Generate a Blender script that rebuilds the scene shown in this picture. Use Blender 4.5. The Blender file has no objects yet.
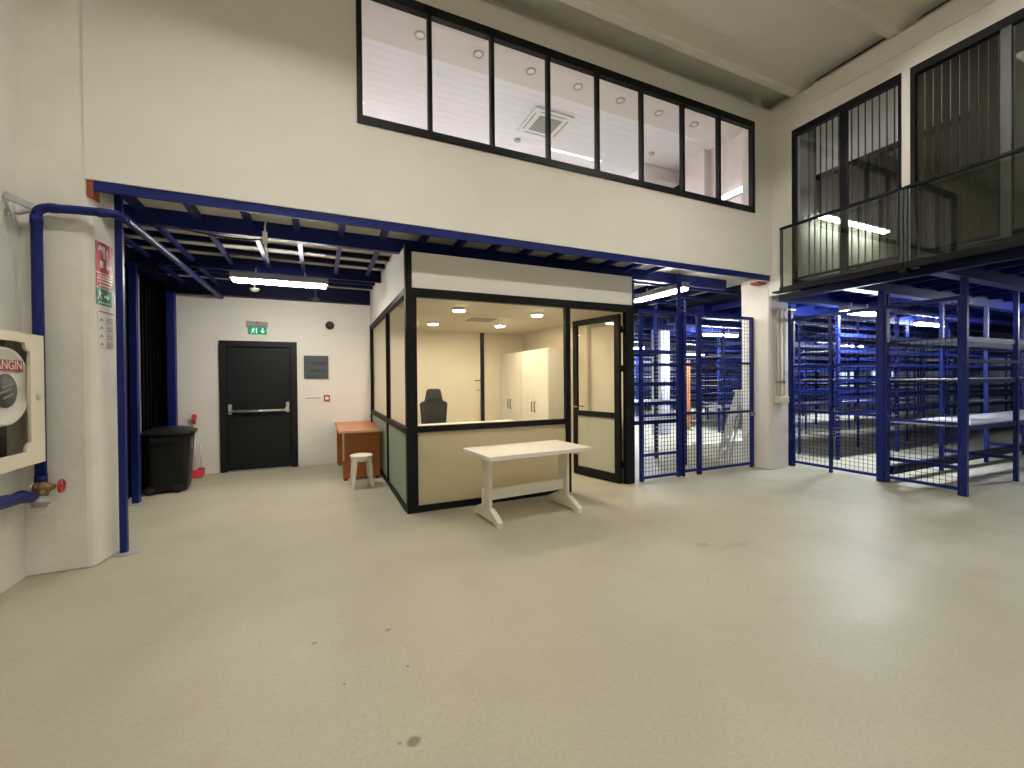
import bpy, bmesh, math, random
from mathutils import Vector, Matrix
random.seed(7)
SC = bpy.context.scene
COL = SC.collection
PI = math.pi

# ------------------------------------------------------------------ materials
def new_mat(name):
    m = bpy.data.materials.new(name)
    m.use_nodes = True
    nt = m.node_tree
    for n in list(nt.nodes):
        nt.nodes.remove(n)
    out = nt.nodes.new('ShaderNodeOutputMaterial')
    return m, nt, out

def paint(name, col, rough=0.5, metal=0.0, var=0.06, scale=6.0, bump=0.0, bscale=80.0, spec=0.5, stretch=None):
    """principled surface with slight procedural tonal variation"""
    m, nt, out = new_mat(name)
    b = nt.nodes.new('ShaderNodeBsdfPrincipled')
    b.inputs['Roughness'].default_value = rough
    b.inputs['Metallic'].default_value = metal
    b.inputs['Specular IOR Level'].default_value = spec
    tc = nt.nodes.new('ShaderNodeTexCoord')
    mp = nt.nodes.new('ShaderNodeMapping')
    if stretch: mp.inputs['Scale'].default_value = stretch
    nt.links.new(tc.outputs['Object'], mp.inputs['Vector'])
    nz = nt.nodes.new('ShaderNodeTexNoise')
    nz.inputs['Scale'].default_value = scale
    nz.inputs['Detail'].default_value = 5
    nt.links.new(mp.outputs['Vector'], nz.inputs['Vector'])
    rp = nt.nodes.new('ShaderNodeValToRGB')
    lo = [max(0, c*(1-var)) for c in col]; hi = [min(1, c*(1+var)) for c in col]
    rp.color_ramp.elements[0].position = 0.3; rp.color_ramp.elements[0].color = (*lo, 1)
    rp.color_ramp.elements[1].position = 0.7; rp.color_ramp.elements[1].color = (*hi, 1)
    nt.links.new(nz.outputs['Fac'], rp.inputs['Fac'])
    nt.links.new(rp.outputs['Color'], b.inputs['Base Color'])
    if bump:
        n2 = nt.nodes.new('ShaderNodeTexNoise'); n2.inputs['Scale'].default_value = bscale; n2.inputs['Detail'].default_value = 4
        nt.links.new(mp.outputs['Vector'], n2.inputs['Vector'])
        bp = nt.nodes.new('ShaderNodeBump'); bp.inputs['Strength'].default_value = bump; bp.inputs['Distance'].default_value = 0.01
        nt.links.new(n2.outputs['Fac'], bp.inputs['Height'])
        nt.links.new(bp.outputs['Normal'], b.inputs['Normal'])
    nt.links.new(b.outputs['BSDF'], out.inputs['Surface'])
    return m

def emit(name, col, strength):
    m, nt, out = new_mat(name)
    e = nt.nodes.new('ShaderNodeEmission')
    e.inputs['Color'].default_value = (*col, 1); e.inputs['Strength'].default_value = strength
    nt.links.new(e.outputs['Emission'], out.inputs['Surface'])
    return m

def glass(name, tint=(1, 1, 1), refl=0.8, base=0.02):
    """thin pane: tinted transparency plus mirror reflection by Fresnel"""
    m, nt, out = new_mat(name)
    t = nt.nodes.new('ShaderNodeBsdfTransparent'); t.inputs['Color'].default_value = (*tint, 1)
    g = nt.nodes.new('ShaderNodeBsdfGlossy'); g.inputs['Roughness'].default_value = 0.0
    g.inputs['Color'].default_value = (0.95, 0.95, 0.95, 1)
    lw = nt.nodes.new('ShaderNodeLayerWeight'); lw.inputs['Blend'].default_value = 0.5
    pw = nt.nodes.new('ShaderNodeMath'); pw.operation = 'POWER'; pw.inputs[1].default_value = 5.0
    nt.links.new(lw.outputs['Facing'], pw.inputs[0])
    mu = nt.nodes.new('ShaderNodeMath'); mu.operation = 'MULTIPLY_ADD'; mu.use_clamp = True
    mu.inputs[1].default_value = 0.9*refl; mu.inputs[2].default_value = base
    nt.links.new(pw.outputs[0], mu.inputs[0])
    mx = nt.nodes.new('ShaderNodeMixShader')
    nt.links.new(mu.outputs[0], mx.inputs['Fac'])
    nt.links.new(t.outputs['BSDF'], mx.inputs[1]); nt.links.new(g.outputs['BSDF'], mx.inputs[2])
    nt.links.new(mx.outputs['Shader'], out.inputs['Surface'])
    return m

def frosted(name, col=(0.72, 0.76, 0.70), trans=0.5):
    m, nt, out = new_mat(name)
    d = nt.nodes.new('ShaderNodeBsdfPrincipled'); d.inputs['Base Color'].default_value = (*col, 1); d.inputs['Roughness'].default_value = 0.35
    t = nt.nodes.new('ShaderNodeBsdfTranslucent'); t.inputs['Color'].default_value = (*col, 1)
    mx = nt.nodes.new('ShaderNodeMixShader'); mx.inputs['Fac'].default_value = trans
    nt.links.new(d.outputs['BSDF'], mx.inputs[1]); nt.links.new(t.outputs['BSDF'], mx.inputs[2])
    nt.links.new(mx.outputs['Shader'], out.inputs['Surface'])
    return m

def floor_mat():
    m, nt, out = new_mat('polished_cement')
    b = nt.nodes.new('ShaderNodeBsdfPrincipled')
    tc = nt.nodes.new('ShaderNodeTexCoord')
    def noise(scale, detail, rough=0.5, dist=0.0):
        n = nt.nodes.new('ShaderNodeTexNoise'); n.inputs['Scale'].default_value = scale; n.inputs['Detail'].default_value = detail
        n.inputs['Roughness'].default_value = rough; n.inputs['Distortion'].default_value = dist
        nt.links.new(tc.outputs['Object'], n.inputs['Vector']); return n
    def ramp(src, p0, c0, p1, c1):
        r = nt.nodes.new('ShaderNodeValToRGB')
        r.color_ramp.elements[0].position = p0; r.color_ramp.elements[0].color = (*c0, 1)
        r.color_ramp.elements[1].position = p1; r.color_ramp.elements[1].color = (*c1, 1)
        nt.links.new(src.outputs['Fac'], r.inputs['Fac']); return r
    base = ramp(noise(0.7, 6, 0.55, 0.6), 0.3, (0.395, 0.375, 0.288), 0.7, (0.460, 0.438, 0.338))
    fine = ramp(noise(45, 6, 0.7), 0.25, (0.86, 0.86, 0.86), 0.75, (1.08, 1.08, 1.08))
    mul = nt.nodes.new('ShaderNodeMix'); mul.data_type = 'RGBA'; mul.blend_type = 'MULTIPLY'; mul.inputs['Factor'].default_value = 1.0
    nt.links.new(base.outputs['Color'], mul.inputs['A']); nt.links.new(fine.outputs['Color'], mul.inputs['B'])
    worn = ramp(noise(1.6, 5, 0.6, 1.2), 0.54, (0, 0, 0), 0.74, (0.5, 0.5, 0.5))
    mx = nt.nodes.new('ShaderNodeMix'); mx.data_type = 'RGBA'
    nt.links.new(worn.outputs['Color'], mx.inputs['Factor'])
    nt.links.new(mul.outputs['Result'], mx.inputs['A']); mx.inputs['B'].default_value = (0.375, 0.330, 0.258, 1)
    spots = ramp(noise(9, 2, 0.4), 0.765, (0, 0, 0), 0.785, (0.55, 0.55, 0.55))
    mx2 = nt.nodes.new('ShaderNodeMix'); mx2.data_type = 'RGBA'
    nt.links.new(spots.outputs['Color'], mx2.inputs['Factor'])
    nt.links.new(mx.outputs['Result'], mx2.inputs['A']); mx2.inputs['B'].default_value = (0.30, 0.27, 0.21, 1)
    cur = mx2.outputs['Result']
    wob = noise(28, 3)
    for (x, y, rx, ry, col, fac) in ((0.346, 1.787, 0.032, 0.026, (0.17, 0.155, 0.12), 0.9), (0.29, 1.80, 0.010, 0.008, (0.2, 0.18, 0.14), 0.8), (-0.04, 2.70, 0.018, 0.012, (0.2, 0.18, 0.14), 0.8),
                                  (0.365, 2.654, 0.022, 0.014, (0.2, 0.18, 0.14), 0.8), (0.41, 2.27, 0.008, 0.007, (0.15, 0.13, 0.1), 0.9), (0.10, 2.27, 0.007, 0.006, (0.15, 0.13, 0.1), 0.9),
                                  (3.40, 2.67, 0.20, 0.05, (0.36, 0.29, 0.21), 0.6), (3.15, 2.80, 0.08, 0.05, (0.34, 0.27, 0.20), 0.6), (-0.03, 1.66, 0.02, 0.01, (0.2, 0.18, 0.14), 0.7), (2.9, 3.6, 0.45, 0.28, (0.40, 0.33, 0.25), 0.35)):
        sb = nt.nodes.new('ShaderNodeVectorMath'); sb.operation = 'SUBTRACT'; sb.inputs[1].default_value = (x, y, 0)
        dv = nt.nodes.new('ShaderNodeVectorMath'); dv.operation = 'DIVIDE'; dv.inputs[1].default_value = (rx, ry, 1)
        ln = nt.nodes.new('ShaderNodeVectorMath'); ln.operation = 'LENGTH'
        nt.links.new(tc.outputs['Object'], sb.inputs[0]); nt.links.new(sb.outputs['Vector'], dv.inputs[0]); nt.links.new(dv.outputs['Vector'], ln.inputs[0])
        ad = nt.nodes.new('ShaderNodeMath'); ad.operation = 'ADD'; nt.links.new(ln.outputs['Value'], ad.inputs[0]); nt.links.new(wob.outputs['Fac'], ad.inputs[1])
        mr = nt.nodes.new('ShaderNodeMapRange'); mr.inputs['From Min'].default_value = 1.2; mr.inputs['From Max'].default_value = 1.65
        mr.inputs['To Min'].default_value = fac; mr.inputs['To Max'].default_value = 0.0
        nt.links.new(ad.outputs[0], mr.inputs['Value'])
        mm = nt.nodes.new('ShaderNodeMix'); mm.data_type = 'RGBA'; mm.inputs['B'].default_value = (*col, 1)
        nt.links.new(mr.outputs['Result'], mm.inputs['Factor']); nt.links.new(cur, mm.inputs['A']); cur = mm.outputs['Result']
    nt.links.new(cur, b.inputs['Base Color'])
    rr = ramp(noise(2.2, 5, 0.6), 0.3, (0.42, 0.42, 0.42), 0.7, (0.58, 0.58, 0.58))
    nt.links.new(rr.outputs['Color'], b.inputs['Roughness'])
    b.inputs['Specular IOR Level'].default_value = 0.35
    bp = nt.nodes.new('ShaderNodeBump'); bp.inputs['Strength'].default_value = 0.12; bp.inputs['Distance'].default_value = 0.004
    nb = noise(130, 4)
    nt.links.new(nb.outputs['Fac'], bp.inputs['Height']); nt.links.new(bp.outputs['Normal'], b.inputs['Normal'])
    nt.links.new(b.outputs['BSDF'], out.inputs['Surface'])
    return m

def wood(name, c0, c1, rough=0.4, scale=3.0, stretch=(1, 12, 12)):
    m, nt, out = new_mat(name)
    b = nt.nodes.new('ShaderNodeBsdfPrincipled'); b.inputs['Roughness'].default_value = rough
    tc = nt.nodes.new('ShaderNodeTexCoord'); mp = nt.nodes.new('ShaderNodeMapping'); mp.inputs['Scale'].default_value = stretch
    nz = nt.nodes.new('ShaderNodeTexNoise'); nz.inputs['Scale'].default_value = scale; nz.inputs['Detail'].default_value = 8; nz.inputs['Distortion'].default_value = 0.8
    r = nt.nodes.new('ShaderNodeValToRGB')
    r.color_ramp.elements[0].position = 0.3; r.color_ramp.elements[0].color = (*c0, 1)
    r.color_ramp.elements[1].position = 0.75; r.color_ramp.elements[1].color = (*c1, 1)
    nt.links.new(tc.outputs['Object'], mp.inputs['Vector']); nt.links.new(mp.outputs['Vector'], nz.inputs['Vector'])
    nt.links.new(nz.outputs['Fac'], r.inputs['Fac']); nt.links.new(r.outputs['Color'], b.inputs['Base Color'])
    nt.links.new(b.outputs['BSDF'], out.inputs['Surface'])
    return m

M = {}
M['wall'] = paint('wall_paint', (0.77, 0.745, 0.69), 0.75, var=0.02, scale=2, bump=0.05, bscale=60)
M['pillar'] = paint('rough_plaster', (0.78, 0.76, 0.71), 0.8, var=0.04, scale=4, bump=0.35, bscale=18)
M['ceil'] = paint('precast_concrete', (0.70, 0.675, 0.61), 0.85, var=0.04, scale=2.5, bump=0.08, bscale=40)
M['ledge'] = paint('ledge_paint', (0.74, 0.71, 0.65), 0.8, var=0.03, scale=2)
M['floor'] = floor_mat()
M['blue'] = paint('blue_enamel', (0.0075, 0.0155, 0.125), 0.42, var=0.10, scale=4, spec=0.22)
M['deepblue'] = paint('shaded_blue_enamel', (0.0018, 0.0032, 0.022), 0.5, var=0.10, scale=4, spec=0.12)  # darker copy of the blue enamel; under-deck shade put into the colour
M['deck'] = paint('white_deck_board', (0.66, 0.63, 0.55), 0.6, var=0.03)
M['black'] = paint('black_aluminium', (0.0065, 0.007, 0.0075), 0.5, var=0.08, spec=0.14)
M['darkdoor'] = paint('anthracite_steel', (0.008, 0.0105, 0.011), 0.5, var=0.08, scale=3, spec=0.22)
M['blackwall'] = paint('black_sheet', (0.0018, 0.0018, 0.002), 0.6, var=0.1, spec=0.06)
M['white'] = paint('white_laminate', (0.80, 0.77, 0.68), 0.35, var=0.02)
M['whitewood'] = wood('whitewashed_wood', (0.76, 0.73, 0.65), (0.86, 0.83, 0.76), 0.45, 2.5, (1, 9, 9))
M['plastic'] = paint('white_plastic', (0.76, 0.72, 0.61), 0.35, var=0.03)
M['cream'] = paint('cream_enamel', (0.78, 0.72, 0.58), 0.4, var=0.02)
M['orange'] = wood('orange_veneer', (0.30, 0.075, 0.014), (0.42, 0.115, 0.022), 0.35, 2.0, (1, 1, 8))
M['orangetop'] = wood('orange_veneer_top', (0.48, 0.145, 0.045), (0.56, 0.19, 0.065), 0.28, 2.0, (9, 1, 1))
M['edge'] = paint('pale_edge_strip', (0.62, 0.48, 0.30), 0.45)
M['steel'] = paint('brushed_steel', (0.62, 0.62, 0.60), 0.35, metal=0.85, var=0.05)
M['alu'] = paint('aluminium', (0.68, 0.69, 0.70), 0.45, metal=0.3)
M['galv'] = paint('galvanised_plate', (0.42, 0.42, 0.44), 0.5, metal=0.3, var=0.10, scale=8)
M['zincwhite'] = paint('pale_shelf_board', (0.60, 0.60, 0.60), 0.5, var=0.05)
M['darkboard'] = paint('dark_shelf_board', (0.10, 0.10, 0.11), 0.6, var=0.1)
M['brass'] = paint('aged_brass', (0.27, 0.18, 0.075), 0.45, metal=0.5, var=0.15, scale=20)
M['red'] = paint('red_paint', (0.42, 0.02, 0.035), 0.4, var=0.06)
M['rust'] = paint('red_oxide_primer', (0.30, 0.055, 0.025), 0.6, var=0.2, scale=12)
M['pinkred'] = paint('red_plastic', (0.50, 0.025, 0.06), 0.4)
M['green'] = paint('sign_green', (0.005, 0.17, 0.09), 0.45, var=0.02)
M['signwhite'] = paint('sign_white', (0.80, 0.80, 0.77), 0.5, var=0.01)
M['signred'] = paint('sign_red', (0.42, 0.012, 0.03), 0.45, var=0.02)
M['grey'] = paint('mid_grey', (0.25, 0.25, 0.26), 0.5)
M['darkgrey'] = paint('dark_grey_plastic', (0.055, 0.06, 0.065), 0.5)
M['panelgrey'] = paint('blue_grey_panel', (0.06, 0.075, 0.085), 0.4)
M['ink'] = paint('dark_ink', (0.03, 0.03, 0.03), 0.6)
M['binblack'] = paint('black_plastic', (0.008, 0.008, 0.009), 0.42, var=0.1, scale=5, spec=0.3)
M['rubber'] = paint('black_rubber', (0.01, 0.01, 0.01), 0.7)
M['maroon'] = paint('maroon_plastic', (0.028, 0.004, 0.005), 0.4)
M['chairfabric'] = paint('black_mesh_fabric', (0.013, 0.014, 0.014), 0.7, var=0.15, scale=40)
M['pinkwall'] = paint('upper_room_plaster', (0.78, 0.72, 0.70), 0.8, var=0.02)
M['soffit'] = paint('upper_room_soffit', (0.74, 0.70, 0.685), 0.8, var=0.02)
M['slatceil'] = paint('white_ceiling_lath', (0.86, 0.86, 0.90), 0.6, var=0.015)
M['ring'] = paint('spot_ring_satin', (0.45, 0.43, 0.42), 0.5)
M['warmwall'] = paint('office_wall', (0.74, 0.68, 0.56), 0.7, var=0.02)
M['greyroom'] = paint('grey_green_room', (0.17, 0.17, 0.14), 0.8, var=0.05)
M['blind'] = paint('grey_blind_fabric', (0.05, 0.05, 0.042), 0.8, var=0.05)
M['orangeboard'] = paint('orange_board', (0.42, 0.17, 0.075), 0.6)
M['coldwall'] = paint('storage_wall_white', (0.48, 0.50, 0.54), 0.8, var=0.03)
M['case_glass'] = glass('cabinet_glass', (0.97, 0.97, 0.96), 0.3, 0.01)
M['glass'] = glass('clear_glass', (0.975, 0.98, 0.965), 0.6, 0.02)
M['upglass'] = glass('upper_window_glass', (0.98, 0.98, 0.98), 0.6, 0.014)
M['dark_glass'] = glass('dark_glass', (0.76, 0.78, 0.74), 1.0, 0.06)
M['railglass'] = glass('rail_glass', (0.88, 0.90, 0.86), 0.9, 0.04)
M['frost'] = frosted('frosted_film', (0.68, 0.635, 0.50), 0.6)
M['frostgrey'] = frosted('grey_frosted_film', (0.60, 0.62, 0.50), 0.3)
M['frostgreen'] = frosted('green_frosted_film', (0.42, 0.52, 0.43), 0.30)
M['L_hall'] = emit('hall_tube', (1.0, 0.945, 0.855), 262)
M['L_mezz'] = emit('mezzanine_tube', (1.0, 0.945, 0.86), 112)
M['L_store'] = emit('store_tube', (0.82, 0.90, 1.0), 430)
M['L_spot'] = emit('warm_spot', (1.0, 0.81, 0.56), 270)
M['L_up'] = emit('cool_panel_light', (0.96, 0.95, 1.0), 85)
M['L_wall'] = emit('soft_wall_light', (1.0, 0.96, 0.98), 9)
M['L_exit'] = emit('exit_green_glow', (0.02, 0.36, 0.17), 0.8)
M['L_exitw'] = emit('exit_white_glow', (0.75, 1.0, 0.88), 1.1)
M['L_window'] = emit('far_lit_window', (0.62, 0.76, 1.0), 1.1)

# ------------------------------------------------------------------ mesh builder
class MB:
    def __init__(s): s.v = []; s.f = []; s.sm = []
    def add(s, verts, faces, smooth=False):
        k = len(s.v); s.v += [tuple(p) for p in verts]
        s.f += [tuple(i+k for i in f) for f in faces]; s.sm += [smooth]*len(faces)
        return s
    def box(s, x0, x1, y0, y1, z0, z1):
        if x0 > x1: x0, x1 = x1, x0
        if y0 > y1: y0, y1 = y1, y0
        if z0 > z1: z0, z1 = z1, z0
        v = [(x0,y0,z0),(x1,y0,z0),(x1,y1,z0),(x0,y1,z0),(x0,y0,z1),(x1,y0,z1),(x1,y1,z1),(x0,y1,z1)]
        return s.add(v, [(0,3,2,1),(4,5,6,7),(0,1,5,4),(1,2,6,5),(2,3,7,6),(3,0,4,7)])
    def bar(s, a, b, w, h=None, up=(0, 0, 1)):
        """box beam from a to b; w sideways, h along up"""
        h = w if h is None else h
        a, b = Vector(a), Vector(b); d = (b-a).normalized(); u = Vector(up)
        if abs(d.dot(u)) > 0.99: u = Vector((0, 1, 0))
        r = d.cross(u).normalized(); u = r.cross(d).normalized()
        v = []
        for p in (a, b):
            for sx, sz in ((-1,-1),(1,-1),(1,1),(-1,1)): v.append(p + r*(sx*w/2) + u*(sz*h/2))
        return s.add(v, [(3,2,1,0),(4,5,6,7),(0,1,5,4),(1,2,6,5),(2,3,7,6),(3,0,4,7)])
    def tube(s, pts, r, n=14, closed=False):
        pts = [Vector(p) for p in pts]; N = len(pts); rs = r if isinstance(r, (list, tuple)) else [r]*N
        ref = None; v = []
        for i, p in enumerate(pts):
            if closed: t = pts[(i+1) % N] - pts[i-1]
            else: t = pts[min(i+1, N-1)] - pts[max(i-1, 0)]
            t.normalize()
            if ref is None:
                ref = t.cross(Vector((0,0,1)))
                if ref.length < 1e-3: ref = t.cross(Vector((1,0,0)))
            ref = (ref - t*ref.dot(t)).normalized(); bn = t.cross(ref)
            for k in range(n):
                a = 2*PI*k/n; v.append(p + (ref*math.cos(a) + bn*math.sin(a))*rs[i])
        f = []
        for i in range(N if closed else N-1):
            j = (i+1) % N
            for k in range(n):
                k2 = (k+1) % n
                f.append((i*n+k, j*n+k, j*n+k2, i*n+k2))
        s.add(v, f, True)
        if not closed:
            b = len(s.v)-len(v)
            s.f.append(tuple(b+k for k in range(n))); s.sm.append(False)
            s.f.append(tuple(b+(N-1)*n+k for k in reversed(range(n)))); s.sm.append(False)
        return s
    def cyl(s, a, b, r, n=20, r2=None): return s.tube([a, b], [r, r if r2 is None else r2], n)
    def prism(s, poly, axis, a, b):
        """poly: 2-D outline; axis 0/1/2 extruded from a to b"""
        def P(p, t):
            return {0: (t, p[0], p[1]), 1: (p[0], t, p[1]), 2: (p[0], p[1], t)}[axis]
        n = len(poly)
        v = [P(p, a) for p in poly] + [P(p, b) for p in poly]
        f = [tuple(range(n)), tuple(range(2*n-1, n-1, -1))] + [(i, i+n, (i+1) % n+n, (i+1) % n) for i in range(n)]
        return s.add(v, f)
    def loft(s, rings, cap=True, smooth=True):
        n = len(rings[0]); v = [p for r in rings for p in r]; f = []
        for i in range(len(rings)-1):
            for k in range(n):
                k2 = (k+1) % n; f.append((i*n+k, i*n+k2, (i+1)*n+k2, (i+1)*n+k))
        s.add(v, f, smooth)
        if cap:
            b = len(s.v)-len(v)
            s.f.append(tuple(b+k for k in reversed(range(n)))); s.sm.append(False)
            s.f.append(tuple(b+(len(rings)-1)*n+k for k in range(n))); s.sm.append(False)
        return s
    def lathe(s, prof, c=(0, 0, 0), axis=2, n=28, cap=True):
        rings = []
        for r, t in prof:
            ring = []
            for k in range(n):
                a = 2*PI*k/n; p, q = r*math.cos(a), r*math.sin(a)
                o = {2: (p, q, t), 1: (p, t, q), 0: (t, p, q)}[axis]
                ring.append((c[0]+o[0], c[1]+o[1], c[2]+o[2]))
            rings.append(ring)
        return s.loft(rings, cap)
    def frame(s, axis, p, t, u0, u1, z0, z1, w):
        """rectangular frame; axis = normal axis (0 x, 1 y), centred on p with thickness t, outer u0..u1, z0..z1, bar width w"""
        for (a, b, c, d) in ((u0, u0+w, z0, z1), (u1-w, u1, z0, z1), (u0+w, u1-w, z0, z0+w), (u0+w, u1-w, z1-w, z1)):
            s.panel(axis, p, t, a, b, c, d)
        return s
    def panel(s, axis, p, t, u0, u1, z0, z1):
        if axis == 1: return s.box(u0, u1, p-t/2, p+t/2, z0, z1)
        return s.box(p-t/2, p+t/2, u0, u1, z0, z1)

def build(name, mb, mat, parent=None, bevel=0.0, world=True, kind=None, label=None):
    me = bpy.data.meshes.new(name)
    off = Vector((0, 0, 0))
    if parent is not None and world:
        q = parent
        while q is not None: off += q.location; q = q.parent
    me.from_pydata([(p[0]-off.x, p[1]-off.y, p[2]-off.z) for p in mb.v], [], mb.f)
    me.polygons.foreach_set('use_smooth', mb.sm)
    bm = bmesh.new(); bm.from_mesh(me); bmesh.ops.recalc_face_normals(bm, faces=bm.faces); bm.to_mesh(me); bm.free()
    me.materials.append(mat)
    o = bpy.data.objects.new(name, me); COL.objects.link(o)
    if parent is not None: o.parent = parent
    if any(mb.sm):
        for pl in me.polygons: pass
    if bevel:
        m = o.modifiers.new('edge', 'BEVEL'); m.width = bevel; m.segments = 2; m.limit_method = 'ANGLE'
    if kind: o['kind'] = kind
    if label: o['label'] = label
    return o

def tag(o, label, cat, group=None, kind=None):
    o['label'] = label; o['category'] = cat
    if group: o['group'] = group
    if kind: o['kind'] = kind
    return o

def thing(name, label, cat, loc=(0, 0, 0), rz=0.0, group=None, kind=None):
    o = bpy.data.objects.new(name, None); COL.objects.link(o)
    o.location = loc; o.rotation_euler = (0, 0, rz); o.empty_display_size = 0.2
    return tag(o, label, cat, group, kind)

def struct(name, mb, mat, label, cat, bevel=0.0):
    o = build(name, mb, mat, None, bevel); tag(o, label, cat, kind='structure'); return o

def copy_tree(o, loc, label=None):
    r = o.copy(); COL.objects.link(r); r.location = loc
    if label: r['label'] = label
    for ch in list(o.children):
        c = ch.copy(); COL.objects.link(c); c.parent = r
        for g in ch.children:
            d = g.copy(); COL.objects.link(d); d.parent = c
    return r

# ------------------------------------------------------------------ setting
XL, YW, XR = -2.10, 4.62, 6.75         # left wall face, upper wall face, right upper wall face
struct('floor', MB().box(-3, 26, -9, 20, -0.15, 0), M['floor'], 'pale greenish grey polished cement floor', 'floor')

struct('wall_left', MB().box(-2.5, XL, -9, YW, 0, 6.6), M['pillar'], 'rough white plastered wall at far left', 'wall')
# left pillar with eased corners
pil = MB().prism([(-2.55, 4.60), (-1.735, 4.60), (-1.70, 4.612), (-1.68, 4.65), (-1.638, 4.94), (-1.66, 5.0), (-2.55, 5.0)], 2, 0, 6.5)
struct('pillar_left', pil, M['pillar'], 'rough white pillar carrying the fire signs', 'pillar', 0.012)
# upper wall with the ribbon window opening
WX0, WX1, WZ0, WZ1 = 0.385, 6.32, 4.12, 5.55
uw = MB()
nx = [-1.71, WX0, WX1, 7.2]; nz = [3.17, WZ0, WZ1, 5.83]
def uwv(i, j, y): return (nx[i], y, nz[j])
vv = [uwv(i, j, y) for y in (4.59, 4.80) for j in range(4) for i in range(4)]
ff = []
for j in range(3):
    for i in range(3):
        if (i, j) == (1, 1): continue
        a_ = j*4+i; ff += [(a_, a_+1, a_+5, a_+4), (a_+20, a_+21, a_+17, a_+16)]
loop = [0, 1, 2, 3, 7, 11, 15, 14, 13, 12, 8, 4]
for k in range(12):
    p_, q_ = loop[k], loop[(k+1) % 12]; ff.append((q_, p_, p_+16, q_+16))
hole = [5, 6, 10, 9]
for k in range(4):
    p_, q_ = hole[k], hole[(k+1) % 4]; ff.append((p_, q_, q_+16, p_+16))
uw.add(vv, ff)
struct('wall_upper', uw, M['wall'], 'smooth cream upper wall around the long ribbon window', 'wall')
struct('wall_fascia', MB().box(-2.5, 7.4, 4.80, 5.0, 5.80, 6.8), M['ceil'], 'grey concrete fascia above the ribbon window wall', 'wall')
struct('trim_1', MB().box(6.42, 6.62, 4.68, 4.80, 5.83, 6.4), M['ceil'], 'short concrete stub at the ceiling corner', 'trim')
# right upper wall: face x=6.75, with two big windows
R1 = (2.90, 4.27); R2 = (0.60, 2.81); RZ0, RZ1 = 2.90, 5.34
rw = MB()
rw.box(XR, XR+0.2, R1[1], 4.79, 2.84, 5.60); rw.box(XR, XR+0.2, R2[1], R1[0], 2.84, 5.60)
rw.box(XR, XR+0.2, -9, R2[0], 2.84, 5.60)
rw.box(XR, XR+0.2, R1[0], R1[1], RZ1, 5.60); rw.box(XR, XR+0.2, R2[0], R2[1], RZ1, 5.60)
struct('wall_right', rw, M['wall'], 'cream upper wall on the right around two dark windows', 'wall')
struct('trim_2', MB().box(XR-0.025, XR+0.35, -9, 4.63, 5.58, 5.835), M['ledge'], 'plain ledge beam along the top of the right wall', 'trim')
struct('wall_clerestory', MB().box(6.98, 7.2, -9, 4.80, 5.8, 6.7), M['ceil'], 'recessed grey strip between right ledge and ceiling', 'wall')
# ceiling : ribbed precast units, ribs along x
prof = []
ys = [4.29 - 1.24*i for i in range(11)]
prof += [(5.0, 6.10), (4.42, 6.06), (4.31, 6.04)]
for i, y in enumerate(ys):
    prof += [(y, 5.875), (y-0.02, 5.862), (y-0.11, 5.862), (y-0.14, 5.88), (y-0.19, 6.0), (y-0.22, 6.03), (y-0.28, 6.045), (y-0.60, 6.055), (y-1.15, 6.055), (y-1.215, 6.035)]
yend = prof[-1][0]
prof += [(yend-0.2, 6.7), (5.0, 6.7)]
cm = MB().prism(prof, 0, -2.5, 7.2)
struct('ceiling', cm, M['ceil'], 'ribbed grey precast concrete ceiling', 'ceiling')
# closing shell behind the camera
struct('trim_6', MB().box(6.965, 6.98, -9, 4.25, 6.03, 6.056), M['darkgrey'], 'dark joint line between right wall strip and ceiling', 'trim')
struct('wall_front', MB().box(-2.5, 26, -9.2, -9, 0, 6.7), M['wall'], 'plain wall behind the viewpoint', 'wall')
# rear wall under the mezzanine with the exit door opening
YD = 8.53
dw = MB()
dw.box(-2.6, -1.50, YD, YD+0.25, 0, 3.205); dw.box(-0.36, 4.3, YD, YD+0.25, 0, 3.205); dw.box(-1.50, -0.36, YD, YD+0.25, 2.19, 3.205)
struct('wall_rear', dw, M['wall'], 'white wall holding the dark exit door', 'wall')
# black panel wall on the left under the mezzanine
bw = MB().box(-2.5, -2.30, 5.0, 8.53, 0, 3.205)
for k in range(24):
    y = 5.05 + k*0.145
    bw.box(-2.30, -2.262, y, y+0.055, 0, 3.0)
bw.box(-2.30, -2.15, 8.42, 8.525, 0, 2.95)
struct('wall_black', bw, M['blackwall'], 'ribbed black sheet wall behind the bin', 'wall')
struct('trim_3', MB().bar((-2.235, 7.42, 0), (-2.235, 7.42, 3.1), 0.03), M['grey'], 'thin grey vertical edge strip on the black wall', 'trim')
# right column between gate and mesh fence
cp = MB().prism([(6.78, 4.63), (7.21, 4.635), (7.21, 5.12), (6.70, 5.12), (6.70, 4.90), (6.735, 4.65)], 2, 0, 3.165)
struct('pillar_right', cp, M['wall'], 'white pillar between the mesh gate and the mesh fence', 'pillar', 0.012)

# storage hall behind
struct('wall_store_back', MB().box(4.3, 26, 17, 17.2, 0, 3.3), M['coldwall'], 'far white wall of the storage hall', 'wall')
struct('wall_store_side', MB().box(25.8, 26, -9, 17, 0, 6.7), M['coldwall'], 'far side wall of the storage hall', 'wall')
struct('wall_office_side', MB().box(4.06, 4.135, 4.97, 8.53, 0, 2.97).box(4.06, 4.135, 5.3, 8.53, 2.97, 3.2).box(4.16, 4.3, 8.56, 17, 0, 3.2), M['warmwall'], 'office side wall facing the storage hall', 'wall')

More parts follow.
